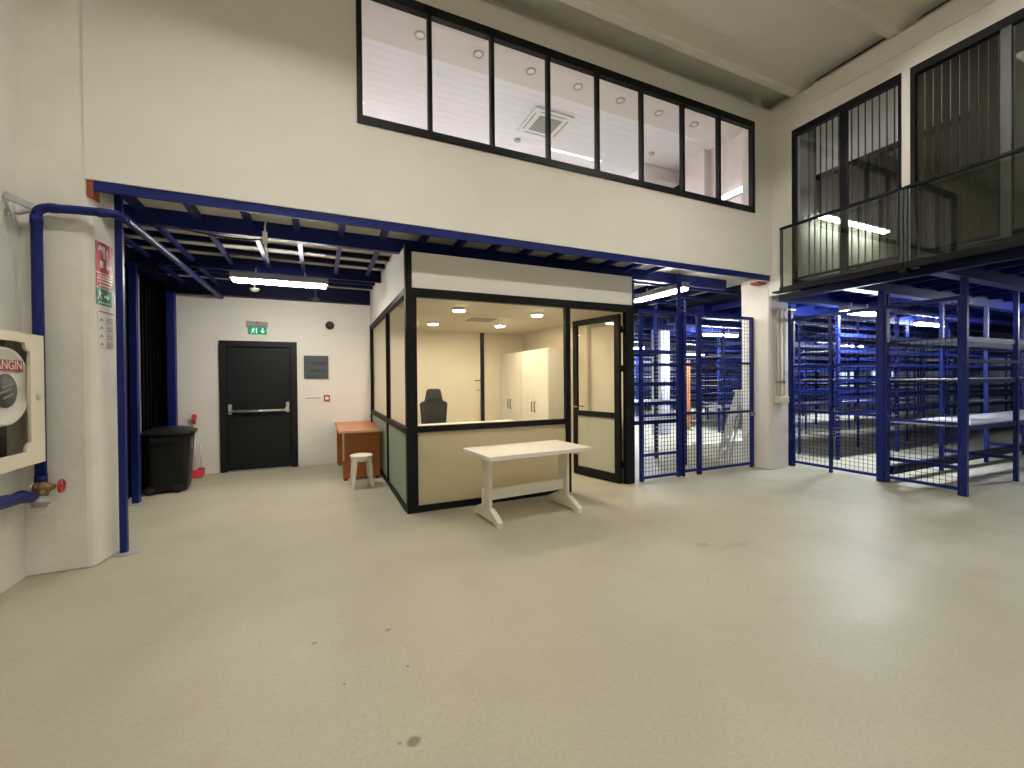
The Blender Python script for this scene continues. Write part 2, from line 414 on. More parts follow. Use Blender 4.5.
# ------------------------------------------------------------------ mezzanine frame
mz = thing('mezzanine_frame', 'dark blue steel mezzanine framing under the upper wall', 'mezzanine', (0, 0, 3.0), kind='structure')
build('deck', MB().box(-2.5, 7.0, 4.80, 8.78, 3.205, 3.31).box(4.31, 7.0, 8.78, 17, 3.205, 3.31), M['deck'], mz, label='white deck board seen between the joists')
build('beam', MB().box(-1.66, 6.70, 4.60, 4.63, 3.085, 3.168).box(-1.66, 6.70, 4.63, 4.655, 3.155, 3.168), M['blue'], mz)
build('beam_end', MB().box(-1.705, -1.662, 4.605, 4.72, 3.03, 3.165), M['rust'], mz, label='rust red beam end')
build('beam_end', MB().box(6.50, 6.70, 4.665, 4.80, 3.04, 3.078), M['rust'], mz, label='rust red beam end')
b2 = MB().box(-2.2, 6.45, 5.21, 5.26, 3.047, 3.205).box(-2.2, 6.45, 5.21, 5.29, 3.04, 3.047)
build('beam', b2, M['blue'], mz)
for i in range(15):                       # short joists between the two front beams
    x = -1.53 + 0.445*i + 0.0
    if x > 6.3: break
    build('joist', MB().box(x-0.03, x+0.03, 4.66, 5.21, 3.14, 3.205), M['blue'], mz)
for i, y in enumerate((5.62, 6.02, 6.44, 6.87, 7.30, 7.62, 7.94)):                        # left bay: purlins along x
    deep = i == 3
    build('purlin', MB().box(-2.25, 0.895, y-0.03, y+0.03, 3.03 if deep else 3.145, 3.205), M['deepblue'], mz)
build('beam', MB().box(-2.25, 0.895, 8.38, 8.52, 2.95, 3.205), M['deepblue'], mz)
build('beam', MB().box(-2.25, -2.13, 5.30, 8.38, 3.0, 3.205), M['deepblue'], mz)
for i, x in enumerate((-1.95, -1.49, -1.05, -0.61, -0.18, 0.25, 0.69)):
    build('bracing_bar', MB().box(x-0.025, x+0.025, 5.29, 6.84 if i > 1 else 8.38, 3.105, 3.144), M['blue'], mz)
for i in range(6):                        # gate bay: purlins along y
    x = 4.45 + 0.52*i
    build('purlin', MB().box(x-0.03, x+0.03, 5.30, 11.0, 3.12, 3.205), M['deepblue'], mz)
for i in range(9):
    y = 5.55 + 0.62*i
    build('bracing_bar', MB().box(4.32, 7.15, y-0.025, y+0.025, 3.07, 3.12), M['blue'], mz)
build('beam', MB().box(4.32, 7.2, 7.0, 7.12, 2.86, 3.06), M['deepblue'], mz)
# posts
def post(p, z1, name='post', w=0.085, plate=0.13, mat='blue', root=mz):
    x, y = p
    o = build(name, MB().box(x-w/2, x+w/2, y-w/2, y+w/2, 0.008, z1), M[mat], root, 0.006)
    if plate:
        build('base_plate', MB().lathe([(plate, 0.0), (plate, 0.008)], (x+0.02, y, 0.0), 2, 24), M['galv'], o, label='grey steel base plate')
    return o
post((-1.588, 4.872), 3.2, w=0.052, plate=0.10)
post((-2.10, 6.83), 3.02, w=0.075)
post((-2.095, 8.33), 2.95, w=0.105, plate=0.0)
# right mezzanine: deck over the racks
mr = thing('mezzanine_deck', 'dark blue mezzanine underside above the caged racks', 'mezzanine', (9, 4, 2.9), kind='structure')
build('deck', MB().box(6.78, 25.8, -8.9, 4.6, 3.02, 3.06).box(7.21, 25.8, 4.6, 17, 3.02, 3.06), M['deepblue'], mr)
for i in range(14):
    y = -1.2 + i*0.95
    build('beam', MB().box(7.22 if y > 4.5 else 6.84, 20, y-0.035, y+0.035, 2.76, 3.02).box(7.22 if y > 4.5 else 6.84, 20, y-0.07, y+0.07, 2.75, 2.765), M['blue'], mr)
for i in range(16):
    x = 7.45 + i*0.62
    build('purlin', MB().box(x-0.02, x+0.02, -1.2, 11.2, 2.90, 3.0), M['blue'], mr)
build('edge_beam', MB().box(6.765, 6.835, -2, 4.50, 2.75, 2.84), M['deepblue'], mr)

# ------------------------------------------------------------------ ribbon window and the room behind
w1 = thing('window_1', 'long black framed ribbon window high in the cream wall', 'window', (3.35, 4.6, WZ0), kind='structure')
fr = MB()
fr.box(WX0, WX1, 4.575, 4.65, WZ0, WZ0+0.085); fr.box(WX0, WX1, 4.575, 4.65, WZ1-0.10, WZ1)
fr.box(WX0, WX0+0.055, 4.575, 4.65, WZ0+0.085, WZ1-0.10); fr.box(WX1-0.055, WX1, 4.575, 4.65, WZ0+0.085, WZ1-0.10)
build('window_frame', fr, M['black'], w1)
mx = [WX0+0.03, 1.137, 1.864, 2.605, 3.333, 4.062, 4.815, 5.546, WX1-0.03]
for x in mx[1:-1]:
    build('mullion', MB().box(x-0.022, x+0.022, 4.58, 4.645, WZ0+0.085, WZ1-0.10), M['black'], w1)
for a, b in zip(mx[:-1], mx[1:]):
    build('pane', MB().box(a+0.023, b-0.023, 4.63, 4.636, WZ0+0.085, WZ1-0.10), M['upglass'], w1)
UZ = 5.72
struct('wall_upper_room', MB().box(-0.3, 0.0, 4.8, 9.2, 3.35, 6.0).box(0, 7.0, 9.0, 9.2, 3.35, 6.0).box(6.68, 6.80, 4.80, 5.75, 3.35, 6.0).box(6.55, 6.80, 5.75, 6.2, 3.35, 6.0),
       M['pinkwall'], 'pale pinkish walls of the lit room behind the ribbon window', 'wall')
struct('floor_upper_room', MB().box(0, 7, 4.80, 9.0, 3.32, 3.36), M['deck'], 'floor of the room behind the ribbon window', 'floor')
struct('ceiling_soffit', MB().box(0, 6.8, 4.80, 5.53, UZ, UZ+0.12), M['soffit'], 'beige soffit strip with ring spotlights behind the ribbon window', 'ceiling')
sl = MB().box(0, 7.0, 5.53, 9.0, UZ+0.05, UZ+0.12)
for k in range(23):
    y = 5.55 + k*0.15
    sl.box(0, 7.0, y, y+0.1455, UZ+0.044, UZ+0.05)
struct('ceiling_lath', sl, M['slatceil'], 'white lined ceiling of the room behind the ribbon window', 'ceiling')
bk = MB().box(5.9, 6.8, 6.6, 9.0, UZ-0.22, UZ+0.03)
struct('beam_upper_room', bk, M['pinkwall'], 'pale dropped beam at the right end of the upper room', 'beam')
ordn = ['first', 'second', 'third', 'fourth', 'fifth', 'sixth', 'seventh', 'eighth']
ring_proto = None
for i in range(7):
    x = 1.175 + 0.757*i
    lab = 'round recessed spotlight behind the %s ribbon window pane from the left' % ordn[i]
    if ring_proto is None:
        ring_proto = thing('recessed_spotlight', lab, 'spotlight', (x, 5.22, UZ-0.012), group='spotlights in the upper room soffit')
        build('trim_ring', MB().lathe([(0.045, 0.006), (0.047, 0.0), (0.07, 0.0), (0.072, 0.012), (0.045, 0.012)], (0, 0, 0), 2, 24, cap=False), M['ring'], ring_proto, world=False)
        build('lens', MB().lathe([(0.044, 0.006), (0.044, 0.010)], (0, 0, 0), 2, 20), M['signwhite'], ring_proto, world=False)
    else:
        copy_tree(ring_proto, (x, 5.22, UZ-0.012), lab)
# cassette air conditioner in the upper room
ac = thing('ceiling_cassette', 'white square ceiling air conditioner in the room behind the ribbon window', 'air conditioner', (3.47, 6.24, UZ+0.03))
build('housing', MB().frame(1, 0, 0, 0, 0, 0, 0, 0) if False else MB().box(3.12, 3.82, 5.89, 6.59, UZ+0.005, UZ+0.03), M['signwhite'], ac, 0.006)
build('grille', MB().box(3.27, 3.67, 6.04, 6.44, UZ-0.005, UZ+0.005), M['grey'], ac, label='dark grey air grille')
for (a, b, c, d) in ((3.24, 3.70, 5.945, 5.965), (3.24, 3.70, 6.515, 6.535), (3.165, 3.185, 6.01, 6.47), (3.755, 3.775, 6.01, 6.47)):
    build('air_slot', MB().box(a, b, c, d, UZ+0.002, UZ+0.006), M['grey'], ac)
sd = build('smoke_detector', MB().lathe([(0.03, -0.04), (0.05, -0.03), (0.055, 0.0)], (3.25, 6.85, UZ+0.03), 2, 20), M['ring'])
tag(sd, 'small grey smoke detector on the white ceiling left of the upper air conditioner', 'smoke detector')
sd = build('smoke_detector', MB().lathe([(0.03, -0.04), (0.05, -0.03), (0.055, 0.0)], (5.75, 6.25, UZ+0.03), 2, 20), M['ring'])
tag(sd, 'small grey smoke detector on the white ceiling behind the sixth ribbon window pane', 'smoke detector')
def panel_light(x0, x1, y, z, lab, mat='L_up', name='batten_light', w=0.16):
    t = thing(name, lab, 'ceiling light', ((x0+x1)/2, y, z))
    build('lamp_housing', MB().box(x0, x1, y-w/2, y+w/2, z+0.03, z+0.07), M['signwhite'], t, 0.004)
    build('diffuser', MB().box(x0+0.02, x1-0.02, y-w/2+0.01, y+w/2-0.01, z, z+0.03), M[mat], t, label='glowing white diffuser')
    return t
for k_, x_ in enumerate((0.6, 2.6, 4.6)):  # added lamps, out of the camera's sight, to brighten the upper room
    panel_light(x_, x_+1.2, 8.0, UZ-0.045, 'added unseen light %s deep inside the room behind the ribbon window' % ('at the left', 'in the middle', 'at the right')[k_])
t = thing('wall_light', 'bright glowing light low behind the rightmost ribbon window pane', 'wall light', (6.66, 5.2, 5.0))
build('lamp_housing', MB().box(6.62, 6.678, 4.95, 5.42, 4.68, 4.77), M['signwhite'], t, 0.004)
build('diffuser', MB().box(6.60, 6.62, 4.96, 5.41, 4.685, 4.765), M['L_wall'], t)

# ------------------------------------------------------------------ right windows, room behind, glass railing
for wn, (ya, yb), ym, lab in ((2, R1, [3.563], 'dark two-pane window with vertical slats beside the ribbon window corner'), (3, R2, [2.0, 1.3], 'large dark window at the right edge above the railing')):
    t = thing('window_%d' % wn, lab, 'window', (XR, (ya+yb)/2, RZ0), kind='structure')
    f = MB()
    f.box(XR-0.01, XR+0.06, ya, yb, RZ1-0.10, RZ1); f.box(XR-0.01, XR+0.06, ya, yb, RZ0, RZ0+0.09)
    f.box(XR-0.01, XR+0.06, ya, ya+0.035, RZ0+0.09, RZ1-0.10); f.box(XR-0.01, XR+0.06, yb-0.045, yb, RZ0+0.09, RZ1-0.10)
    build('window_frame', f, M['black'], t)
    for y in ym: build('mullion', MB().box(XR, XR+0.06, y-0.04, y+0.04, RZ0+0.09, RZ1-0.10), M['black'] if wn == 2 else M['darkgrey'], t)
    es = [ya+0.06] + sorted(ym) + [yb-0.06]
    for a, b in zip(es[:-1], es[1:]):
        build('pane', MB().box(XR+0.03, XR+0.036, a+0.001, b-0.001, RZ0+0.09, RZ1-0.10), M['dark_glass'], t)
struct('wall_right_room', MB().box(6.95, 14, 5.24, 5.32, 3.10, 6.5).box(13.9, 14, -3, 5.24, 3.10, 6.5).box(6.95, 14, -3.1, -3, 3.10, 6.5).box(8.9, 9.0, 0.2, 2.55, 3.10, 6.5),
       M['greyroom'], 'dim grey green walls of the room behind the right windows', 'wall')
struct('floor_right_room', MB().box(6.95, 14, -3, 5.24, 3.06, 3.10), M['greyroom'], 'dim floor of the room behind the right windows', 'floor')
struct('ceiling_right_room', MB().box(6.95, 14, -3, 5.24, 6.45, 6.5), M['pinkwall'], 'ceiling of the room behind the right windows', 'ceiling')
struct('wall_bulkhead', MB().box(9.0, 9.1, 3.0, 5.22, 5.49, 6.45), M['pinkwall'], 'pale lit bulkhead seen through the slatted right window', 'wall')
struct('trim_4', MB().box(8.96, 9.12, 3.0, 5.24, 5.43, 5.49), M['black'], 'dark rail under the pale bulkhead behind the right window', 'trim')
bl = thing('vertical_blind', 'thin vertical blind slats hanging open behind the slatted right window', 'blind', (6.93, 3.6, RZ1-0.05))
build('headrail', MB().box(6.955, 6.99, 2.97, 4.2, RZ1+0.01, RZ1+0.08), M['darkgrey'], bl)
for k in range(15):
    y = 2.985 + 0.083*k
    build('slat', MB().box(6.958, 6.98, y-0.004, y+0.004, RZ0+0.12, RZ1+0.01), M['blind'], bl)
bl2 = thing('vertical_blind', 'closed dark blind behind the large right edge window', 'blind', (6.93, 2.4, RZ1-0.05))
build('headrail', MB().box(6.96, 7.03, 2.05, 2.85, RZ1+0.01, RZ1+0.08), M['darkgrey'], bl2)
for k in range(10):
    y = 2.09 + 0.08*k
    build('slat', MB().bar((7.0, y, RZ0+0.12), (7.0, y, RZ1+0.01), 0.006, 0.084, up=(0.35, 1, 0)), M['blind'], bl2)
panel_light(7.15, 7.85, 4.3, 6.15, 'added unseen light brightening the pale bulkhead behind the slatted right window', 'L_up', 'batten_light', 0.14)  # added lamp hidden above the window head, brightens the bulkhead
panel_light(8.82, 11.1, 5.03, 4.58, 'bright long ceiling light seen through the slatted right window below the handrail', 'L_up', 'batten_light', 0.14)
t = thing('wall_light', 'upper vertical tube light glowing through the right edge window', 'wall light', (8.85, 2.15, 5.1))
build('lamp_housing', MB().box(8.86, 8.90, 1.90, 1.98, 4.95, 5.5), M['signwhite'], t)
build('diffuser', MB().box(8.84, 8.86, 1.91, 1.97, 4.96, 5.49), M['L_up'], t)

def railing(ya, yb, lab):
    t = thing('glass_railing', lab, 'railing', (6.66, (ya+yb)/2, 2.86))
    build('glass_panel', MB().box(6.655, 6.667, ya+0.03, yb-0.03, 2.93, 3.82), M['railglass'], t)
    build('handrail', MB().box(6.635, 6.685, ya, yb, 3.83, 3.865), M['black'], t, 0.004)
    build('base_rail', MB().box(6.625, 6.70, ya, yb, 2.845, 2.93), M['black'], t, 0.006)
    for y in (ya+0.015, yb-0.015):
        build('post', MB().box(6.645, 6.68, y-0.015, y+0.015, 2.93, 3.83), M['darkgrey'], t)
    return t
railing(2.845, 4.40, 'black glass railing panel in front of the slatted right window')
railing(0.5, 2.83, 'black glass railing panel at the right edge of the photo')
struct('trim_5', MB().box(6.60, 6.75, 4.36, 4.50, 2.855, 2.875).box(6.60, 6.745, 2.80, 2.87, 2.80, 2.845), M['black'], 'small black bracket plates carrying the glass railing', 'trim')

# ------------------------------------------------------------------ exit door and wall fittings
d1 = thing('door_1', 'dark anthracite steel exit door with a silver push bar', 'door', (-0.93, YD, 0), kind='structure')
build('door_frame', MB().box(-1.505, -1.405, YD-0.045, YD+0.06, 0, 2.215).box(-0.445, -0.345, YD-0.045, YD+0.06, 0, 2.215).box(-1.405, -0.445, YD-0.045, YD+0.06, 2.115, 2.215), M['darkdoor'], d1, 0.006)
lf = build('door_leaf', MB().box(-1.40, -0.45, YD-0.0, YD+0.05, 0.015, 2.11), M['darkdoor'], d1, 0.004)
pb = build('push_bar', MB().tube([(-1.37, YD-0.075, 1.02), (-0.49, YD-0.075, 1.02)], 0.02, 12), M['steel'], lf, label='silver push bar')
build('push_bar_end', MB().box(-1.385, -1.335, YD-0.07, YD+0.0, 0.97, 1.14).bar((-1.36, YD-0.055, 1.08), (-1.34, YD-0.075, 1.02), 0.03), M['steel'], lf, 0.006, label='silver push bar bracket')
build('push_bar_end', MB().box(-0.525, -0.475, YD-0.07, YD+0.0, 0.98, 1.16).bar((-0.50, YD-0.055, 1.09), (-0.54, YD-0.075, 1.02), 0.03), M['steel'], lf, 0.006, label='silver push bar bracket')
build('threshold', MB().box(-1.40, -0.45, YD-0.04, YD+0.05, 0, 0.014), M['grey'], d1)

ex = thing('exit_sign', 'lit green running man exit sign above the dark exit door', 'exit sign', (-0.94, YD-0.05, 2.33))
build('sign_housing', MB().box(-1.105, -0.79, YD-0.06, YD-0.001, 2.46, 2.55), M['grey'], ex, 0.006)
build('status_light', MB().lathe([(0.018, -0.075), (0.018, -0.06)], (-0.94, YD, 2.53), 1, 14), M['red'], ex)
pn = build('sign_panel', MB().box(-1.08, -0.81, YD-0.038, YD-0.028, 2.335, 2.46), M['L_exit'], ex, label='glowing green sign plate')
g = MB()                                   # running man, doorway and arrow
yy0, yy1 = YD-0.041, YD-0.038
def quad(mb, pts): mb.prism(pts, 1, yy0, yy1)
quad(g, [(-1.005+0.012*math.cos(a*PI/4), 2.433+0.012*math.sin(a*PI/4)) for a in range(8)])
quad(g, [(-1.02, 2.42), (-0.995, 2.42), (-1.005, 2.385), (-1.022, 2.388)])
quad(g, [(-1.02, 2.388), (-1.005, 2.385), (-0.985, 2.36), (-0.995, 2.355)])
quad(g, [(-1.02, 2.388), (-1.01, 2.385), (-1.035, 2.35), (-1.045, 2.354)])
quad(g, [(-1.04, 2.41), (-1.02, 2.42), (-1.02, 2.41), (-1.038, 2.40)])
quad(g, [(-0.995, 2.415), (-0.975, 2.398), (-0.972, 2.404), (-0.994, 2.422)])
quad(g, [(-0.968, 2.445), (-0.950, 2.445), (-0.950, 2.348), (-0.968, 2.348)])
quad(g, [(-0.878, 2.445), (-0.858, 2.445), (-0.858, 2.39), (-0.878, 2.39)])
quad(g, [(-0.905, 2.395), (-0.831, 2.395), (-0.868, 2.35)])
build('pictogram', g, M['L_exitw'], pn, label='white running man and down arrow')

si = thing('alarm_siren', 'small round dark red alarm siren high on the rear wall', 'siren', (0.20, YD, 2.54))
build('siren_body', MB().lathe([(0.075, 0.0), (0.075, -0.03), (0.06, -0.07), (0.03, -0.085)], (0.20, YD, 2.54), 1, 24), M['maroon'], si)
build('siren_core', MB().lathe([(0.028, -0.084), (0.028, -0.092)], (0.20, YD, 2.54), 1, 18), M['ink'], si)

db = thing('breaker_panel', 'blue grey electrical breaker box right of the exit door', 'breaker box', (-0.04, YD, 1.58))
build('box_body', MB().box(-0.235, 0.165, YD-0.05, YD-0.001, 1.575, 1.98), M['panelgrey'], db, 0.008)
cv = build('box_cover', MB().box(-0.215, 0.145, YD-0.062, YD-0.05, 1.595, 1.96), M['panelgrey'], db, 0.006)
build('breaker_window', MB().box(-0.10, 0.125, YD-0.068, YD-0.062, 1.82, 1.865), M['ink'], cv)
build('breaker_window', MB().box(-0.13, 0.125, YD-0.068, YD-0.062, 1.685, 1.725), M['ink'], cv)
build('lock', MB().lathe([(0.02, 0), (0.02, -0.012)], (-0.175, YD-0.062, 1.85), 1, 14), M['ink'], cv)

cpnt = thing('fire_call_point', 'small red square fire alarm call point on the rear wall', 'call point', (0.14, YD, 1.22))
build('point_body', MB().box(0.085, 0.185, YD-0.045, YD-0.001, 1.155, 1.265), M['red'], cpnt, 0.012)
build('point_window', MB().box(0.105, 0.165, YD-0.049, YD-0.045, 1.185, 1.235), M['signwhite'], cpnt)
ls = thing('label_strip', 'narrow white red-lettered strip beside the fire call point', 'sign', (-0.08, YD, 1.2))
build('strip', MB().box(-0.225, 0.07, YD-0.006, YD-0.001, 1.18, 1.245), M['signwhite'], ls)
tx = MB()
for k in range(12): tx.box(-0.21+k*0.019, -0.21+k*0.019+0.012, YD-0.0075, YD-0.006, 1.205, 1.225)
build('lettering', tx, M['signred'], ls)

def batten(p, q, lab, mat, group=None, w=0.15, loc_name='fluorescent_lamp'):
    """sealed fluorescent fitting between p and q (its underside height)"""
    p, q = Vector(p), Vector(q); c = (p+q)/2
    t = thing(loc_name, lab, 'fluorescent light', tuple(c), group=group)
    d = (q-p).normalized(); L = (q-p).length
    build('lamp_housing', MB().bar(p+Vector((0, 0, 0.085)), q+Vector((0, 0, 0.085)), w, 0.085), M['grey'], t, 0.012)
    build('diffuser', MB().bar(p+d*0.03+Vector((0, 0, 0.022)), q-d*0.03+Vector((0, 0, 0.022)), w-0.03, 0.042), M[mat], t, 0.012, label='glowing white diffuser')
    for s in (0.25, 0.75):
        build('hanger', MB().bar(p+(q-p)*s+Vector((0, 0, 0.115)), p+(q-p)*s+Vector((0, 0, 0.20)), 0.012), M['steel'], t)
    return t
batten((-1.04, 6.62, 2.83), (0.14, 6.60, 2.83), 'glowing fluorescent light under the mezzanine before the exit door', 'L_mezz')
batten((5.29, 4.99, 2.90), (5.29, 6.18, 2.90), 'glowing fluorescent light above the mesh gate', 'L_mezz')
batten((8.25, 4.36, 2.61), (9.2, 4.34, 2.61), 'glowing fluorescent light above the mesh fence left bay', 'L_store')
batten((12.5, 5.1, 2.70), (13.7, 5.1, 2.70), 'glowing fluorescent light deep behind the mesh fence right bay', 'L_store')
for i, (x, y, lab) in enumerate(((18.0, 10.0, 'left one of two small distant lights behind the mesh fence'), (17.6, 9.0, 'right one of two small distant lights behind the mesh fence'), (5.7, 12.5, 'distant light at the back of the gated store'), (9.5, 7.85, 'light over the racks behind the mesh gate'), (12.5, 2.0, 'light over the racks at the right edge'), (10.2, 12.2, 'distant light before the far white store wall'), (16.0, 14.6, 'distant light at the far corner of the store'))):
    batten((x-0.6, y, 2.60), (x+0.6, y, 2.60), lab, 'L_store')
dm = build('smoke_detector', MB().lathe([(0.02, -0.05), (0.05, -0.04), (0.065, -0.015), (0.065, 0.0)], (-0.90, 7.80, 2.985), 2, 22).cyl((-0.9, 7.8, 2.985), (-0.9, 7.8, 3.205), 0.012), M['signwhite'])
tag(dm, 'white domed smoke detector under the mezzanine behind the fluorescent light', 'smoke detector')
dm = build('smoke_detector', MB().lathe([(0.02, -0.05), (0.05, -0.04), (0.065, -0.015), (0.065, 0.0)], (-0.03, 8.28, 2.98), 2, 22).cyl((-0.03, 8.28, 2.98), (-0.03, 8.28, 3.205), 0.012), M['darkgrey'])
tag(dm, 'small dark detector under the mezzanine edge above the breaker box', 'smoke detector')
hk = thing('hanging_clip', 'small white clip hanging from the blue front beam left of the office', 'clip', (-0.45, 4.83, 2.975))
build('clip_head', MB().loft([[(-0.462+a*0.02+s*0.0, 4.82+b*0.014, z) for a, b in ((-1,-1),(1,-1),(1,1),(-1,1))] for z, s in ((2.86, 0), (2.98, 0))], True, False).tube([(-0.462, 4.82, 2.98), (-0.462, 4.82, 3.03), (-0.455, 4.835, 3.08)], 0.007, 8), M['signwhite'], hk, 0.004)
build('rod', MB().tube([(-0.462, 4.82, 2.86), (-0.445, 4.82, 2.76), (-0.435, 4.82, 2.68)], [0.012, 0.008, 0.006], 10), M['signwhite'], hk)
cb = build('cable', MB().tube([(-1.45, 4.99, 3.0), (-1.25, 4.99, 2.985), (-1.05, 5.0, 2.955), (-0.82, 5.02, 2.94), (-0.62, 5.06, 2.955), (-0.52, 5.15, 3.0), (-0.52, 5.3, 3.09)], 0.008, 8), M['rubber'])
tag(cb, 'thin black cable sagging under the blue front beam', 'cable')

# ------------------------------------------------------------------ office booth
ob = thing('office_partition', 'black framed glazed office booth with frosted lower panels', 'partition', (0.95, 4.88, 0), kind='structure')
X0, X1, Y0 = 0.90, 4.14, 4.88
K = M['black']
build('post', MB().box(X0, X0+0.125, Y0-0.008, Y0+0.075, 0, 2.565).box(X0, X0+0.075, Y0-0.008, Y0+0.075, 2.565, 3.06), K, ob, 0.003)
build('post', MB().box(3.00, 3.075, Y0, Y0+0.065, 0, 2.47), K, ob, 0.003)
build('post', MB().box(4.00, X1, Y0-0.005, Y0+0.075, 0, 2.49), K, ob, 0.003)
build('post', MB().box(X0, X0+0.06, 6.40, 6.46, 0, 2.49), K, ob, 0.003)
build('post', MB().box(X0, X0+0.06, 8.46, 8.525, 0, 2.49), K, ob, 0.003)
build('header', MB().box(X0+0.125, X1, Y0-0.008, Y0+0.07, 2.465, 2.565), K, ob, 0.003)
build('header', MB().box(X0-0.004, X0+0.06, Y0+0.075, 8.525, 2.49, 2.565), K, ob, 0.003)
build('sill_rail', MB().box(X0+0.125, 3.00, Y0-0.004, Y0+0.066, 0.915, 0.985), K, ob, 0.003)
build('sill_rail', MB().box(X0-0.004, X0+0.06, Y0+0.075, 8.46, 0.90, 0.965), K, ob, 0.003)
build('bottom_rail', MB().box(X0+0.125, 3.00, Y0-0.004, Y0+0.066, 0, 0.075), K, ob, 0.003)
build('bottom_rail', MB().box(X0-0.004, X0+0.06, Y0+0.075, 8.46, 0, 0.06), K, ob, 0.003)
build('glass_pane', MB().box(X0+0.125, 3.00, Y0+0.026, Y0+0.032, 0.985, 2.475), M['glass'], ob, label='clear front glass')
build('glass_pane', MB().box(X0+0.025, X0+0.031, Y0+0.075, 6.40, 0.965, 2.49), M['glass'], ob)
build('glass_pane', MB().box(X0+0.025, X0+0.031, 6.46, 8.46, 0.965, 2.49), M['glass'], ob)
build('frosted_panel', MB().box(X0+0.125, 3.00, Y0+0.024, Y0+0.034, 0.075, 0.915), M['frost'], ob, label='beige frosted lower front panel')
build('frosted_panel', MB().box(X0+0.022, X0+0.032, Y0+0.075, 6.40, 0.06, 0.90), M['frostgreen'], ob, label='pale green frosted lower side panel')
build('frosted_panel', MB().box(X0+0.022, X0+0.032, 6.46, 8.46, 0.06, 0.90), M['frostgreen'], ob, label='pale green frosted lower side panel')
struct('wall_office_front', MB().box(X0+0.075, X1-0.02, Y0+0.01, Y0+0.06, 2.565, 2.975).box(X0+0.005, X0+0.055, Y0+0.075, 8.53, 2.565, 3.04).box(X0+0.005, X0+0.055, 5.29, 8.53, 3.04, 3.205), M['wall'], 'white panel band above the office glazing', 'wall')
struct('ceiling_office', MB().box(X0+0.06, 4.06, Y0+0.07, 8.53, 2.50, 2.56), M['warmwall'], 'warm lit office ceiling', 'ceiling')
# rear of the office: plaster leaf with black door edge
struct('wall_office_rear', MB().box(X0+0.065, 4.06, 8.40, 8.52, 0, 2.5), M['warmwall'], 'warm cream back wall inside the office', 'wall')
d3 = thing('door_3', 'flush cream door with black edge post in the office back wall', 'door', (3.1, 8.38, 0), kind='structure')
build('door_leaf', MB().box(2.18, 3.08, 8.3965, 8.399, 0.02, 2.42), M['warmwall'], d3)
build('door_post', MB().box(3.08, 3.155, 8.36, 8.40, 0, 2.498), K, d3, label='black door post')
build('door_handle', MB().tube([(3.05, 8.37, 1.51), (3.05, 8.33, 1.51), (2.94, 8.33, 1.51)], 0.011, 10), M['darkgrey'], d3, label='dark lever handle')
build('lock_plate', MB().box(2.98, 3.06, 8.37, 8.376, 1.30, 1.32), M['grey'], d3)
# open door leaf
d2 = thing('door_2', 'open black framed glass door leaf of the office', 'door', (3.93, 4.96, 0), 0.0, kind='structure')
hx, hy = 3.935, 4.93
ang = math.atan2(5.85-hy, 3.745-hx)
d2.location = (hx, hy, 0); d2.rotation_euler = (0, 0, ang)
Wd, Hd = 0.94, 2.44
f = MB()
f.box(0, 0.095, -0.025, 0.025, 0.01, Hd); f.box(Wd-0.085, Wd, -0.025, 0.025, 0.01, Hd)
f.box(0.095, Wd-0.085, -0.025, 0.025, 0.01, 0.14); f.box(0.095, Wd-0.085, -0.025, 0.025, Hd-0.085, Hd); f.box(0.095, Wd-0.085, -0.025, 0.025, 0.94, 1.02)
build('leaf_frame', f, K, d2, 0.003, world=False)
build('glass_pane', MB().box(0.095, Wd-0.085, -0.004, 0.004, 1.02, Hd-0.085), M['glass'], d2, world=False)
build('frosted_panel', MB().box(0.095, Wd-0.085, -0.005, 0.005, 0.14, 0.94), M['frostgrey'], d2, world=False)
build('door_handle', MB().tube([(Wd-0.045, 0.02, 1.08), (Wd-0.045, 0.07, 1.08), (Wd-0.15, 0.07, 1.08)], 0.01, 10).tube([(Wd-0.045, -0.02, 1.08), (Wd-0.045, -0.07, 1.08), (Wd-0.15, -0.07, 1.08)], 0.01, 10), M['grey'], d2, world=False)
for z in (0.28, 1.66, 2.22):
    build('hinge', MB().box(-0.02, 0.03, -0.05, -0.026, z-0.045, z+0.045).cyl((-0.025, -0.035, z-0.05), (-0.025, -0.035, z+0.05), 0.014, 10), K, d2, world=False)

# office furniture
wr = None
def wardrobe(y0, y1, lab):
    t = thing('wardrobe', lab, 'wardrobe', (3.8, (y0+y1)/2, 0), group='office wardrobes')
    build('body', MB().box(3.53, 4.05, y0, y1, 0.0, 2.05), M['white'], t, 0.004)
    ym = (y0+y1)/2
    for a, b, s in ((y0+0.004, ym-0.002, 1), (ym+0.002, y1-0.004, -1)):
        d = build('door', MB().box(3.51, 3.528, a, b, 0.06, 2.04), M['white'], t, 0.003)
        yh = ym - 0.055*s
        build('handle', MB().tube([(3.51, yh, 1.12), (3.485, yh, 1.11), (3.480, yh, 1.03), (3.485, yh, 0.95), (3.51, yh, 0.94)], 0.009, 8), M['ink'], d, label='dark curved door handle')
    return t
wardrobe(7.33, 8.36, 'white two-door wardrobe nearer the office back wall')
wardrobe(6.28, 7.32, 'white two-door wardrobe nearer the office entrance')
dk = thing('office_desk', 'white desk behind the front glass of the office', 'desk', (1.9, 6.3, 0))
build('desk_top', MB().box(1.15, 3.0, 6.05, 6.75, 0.79, 0.825), M['white'], dk, 0.004)
build('desk_panel', MB().box(1.18, 1.21, 6.1, 6.72, 0, 0.79), M['white'], dk)
build('desk_panel', MB().box(2.94, 2.97, 6.1, 6.72, 0, 0.79), M['white'], dk)
build('modesty_panel', MB().box(1.21, 2.94, 6.14, 6.16, 0.25, 0.79), M['white'], dk)
oc = thing('office_chair', 'black high-back swivel chair behind the office desk', 'chair', (1.90, 7.35, 0), 0.06)
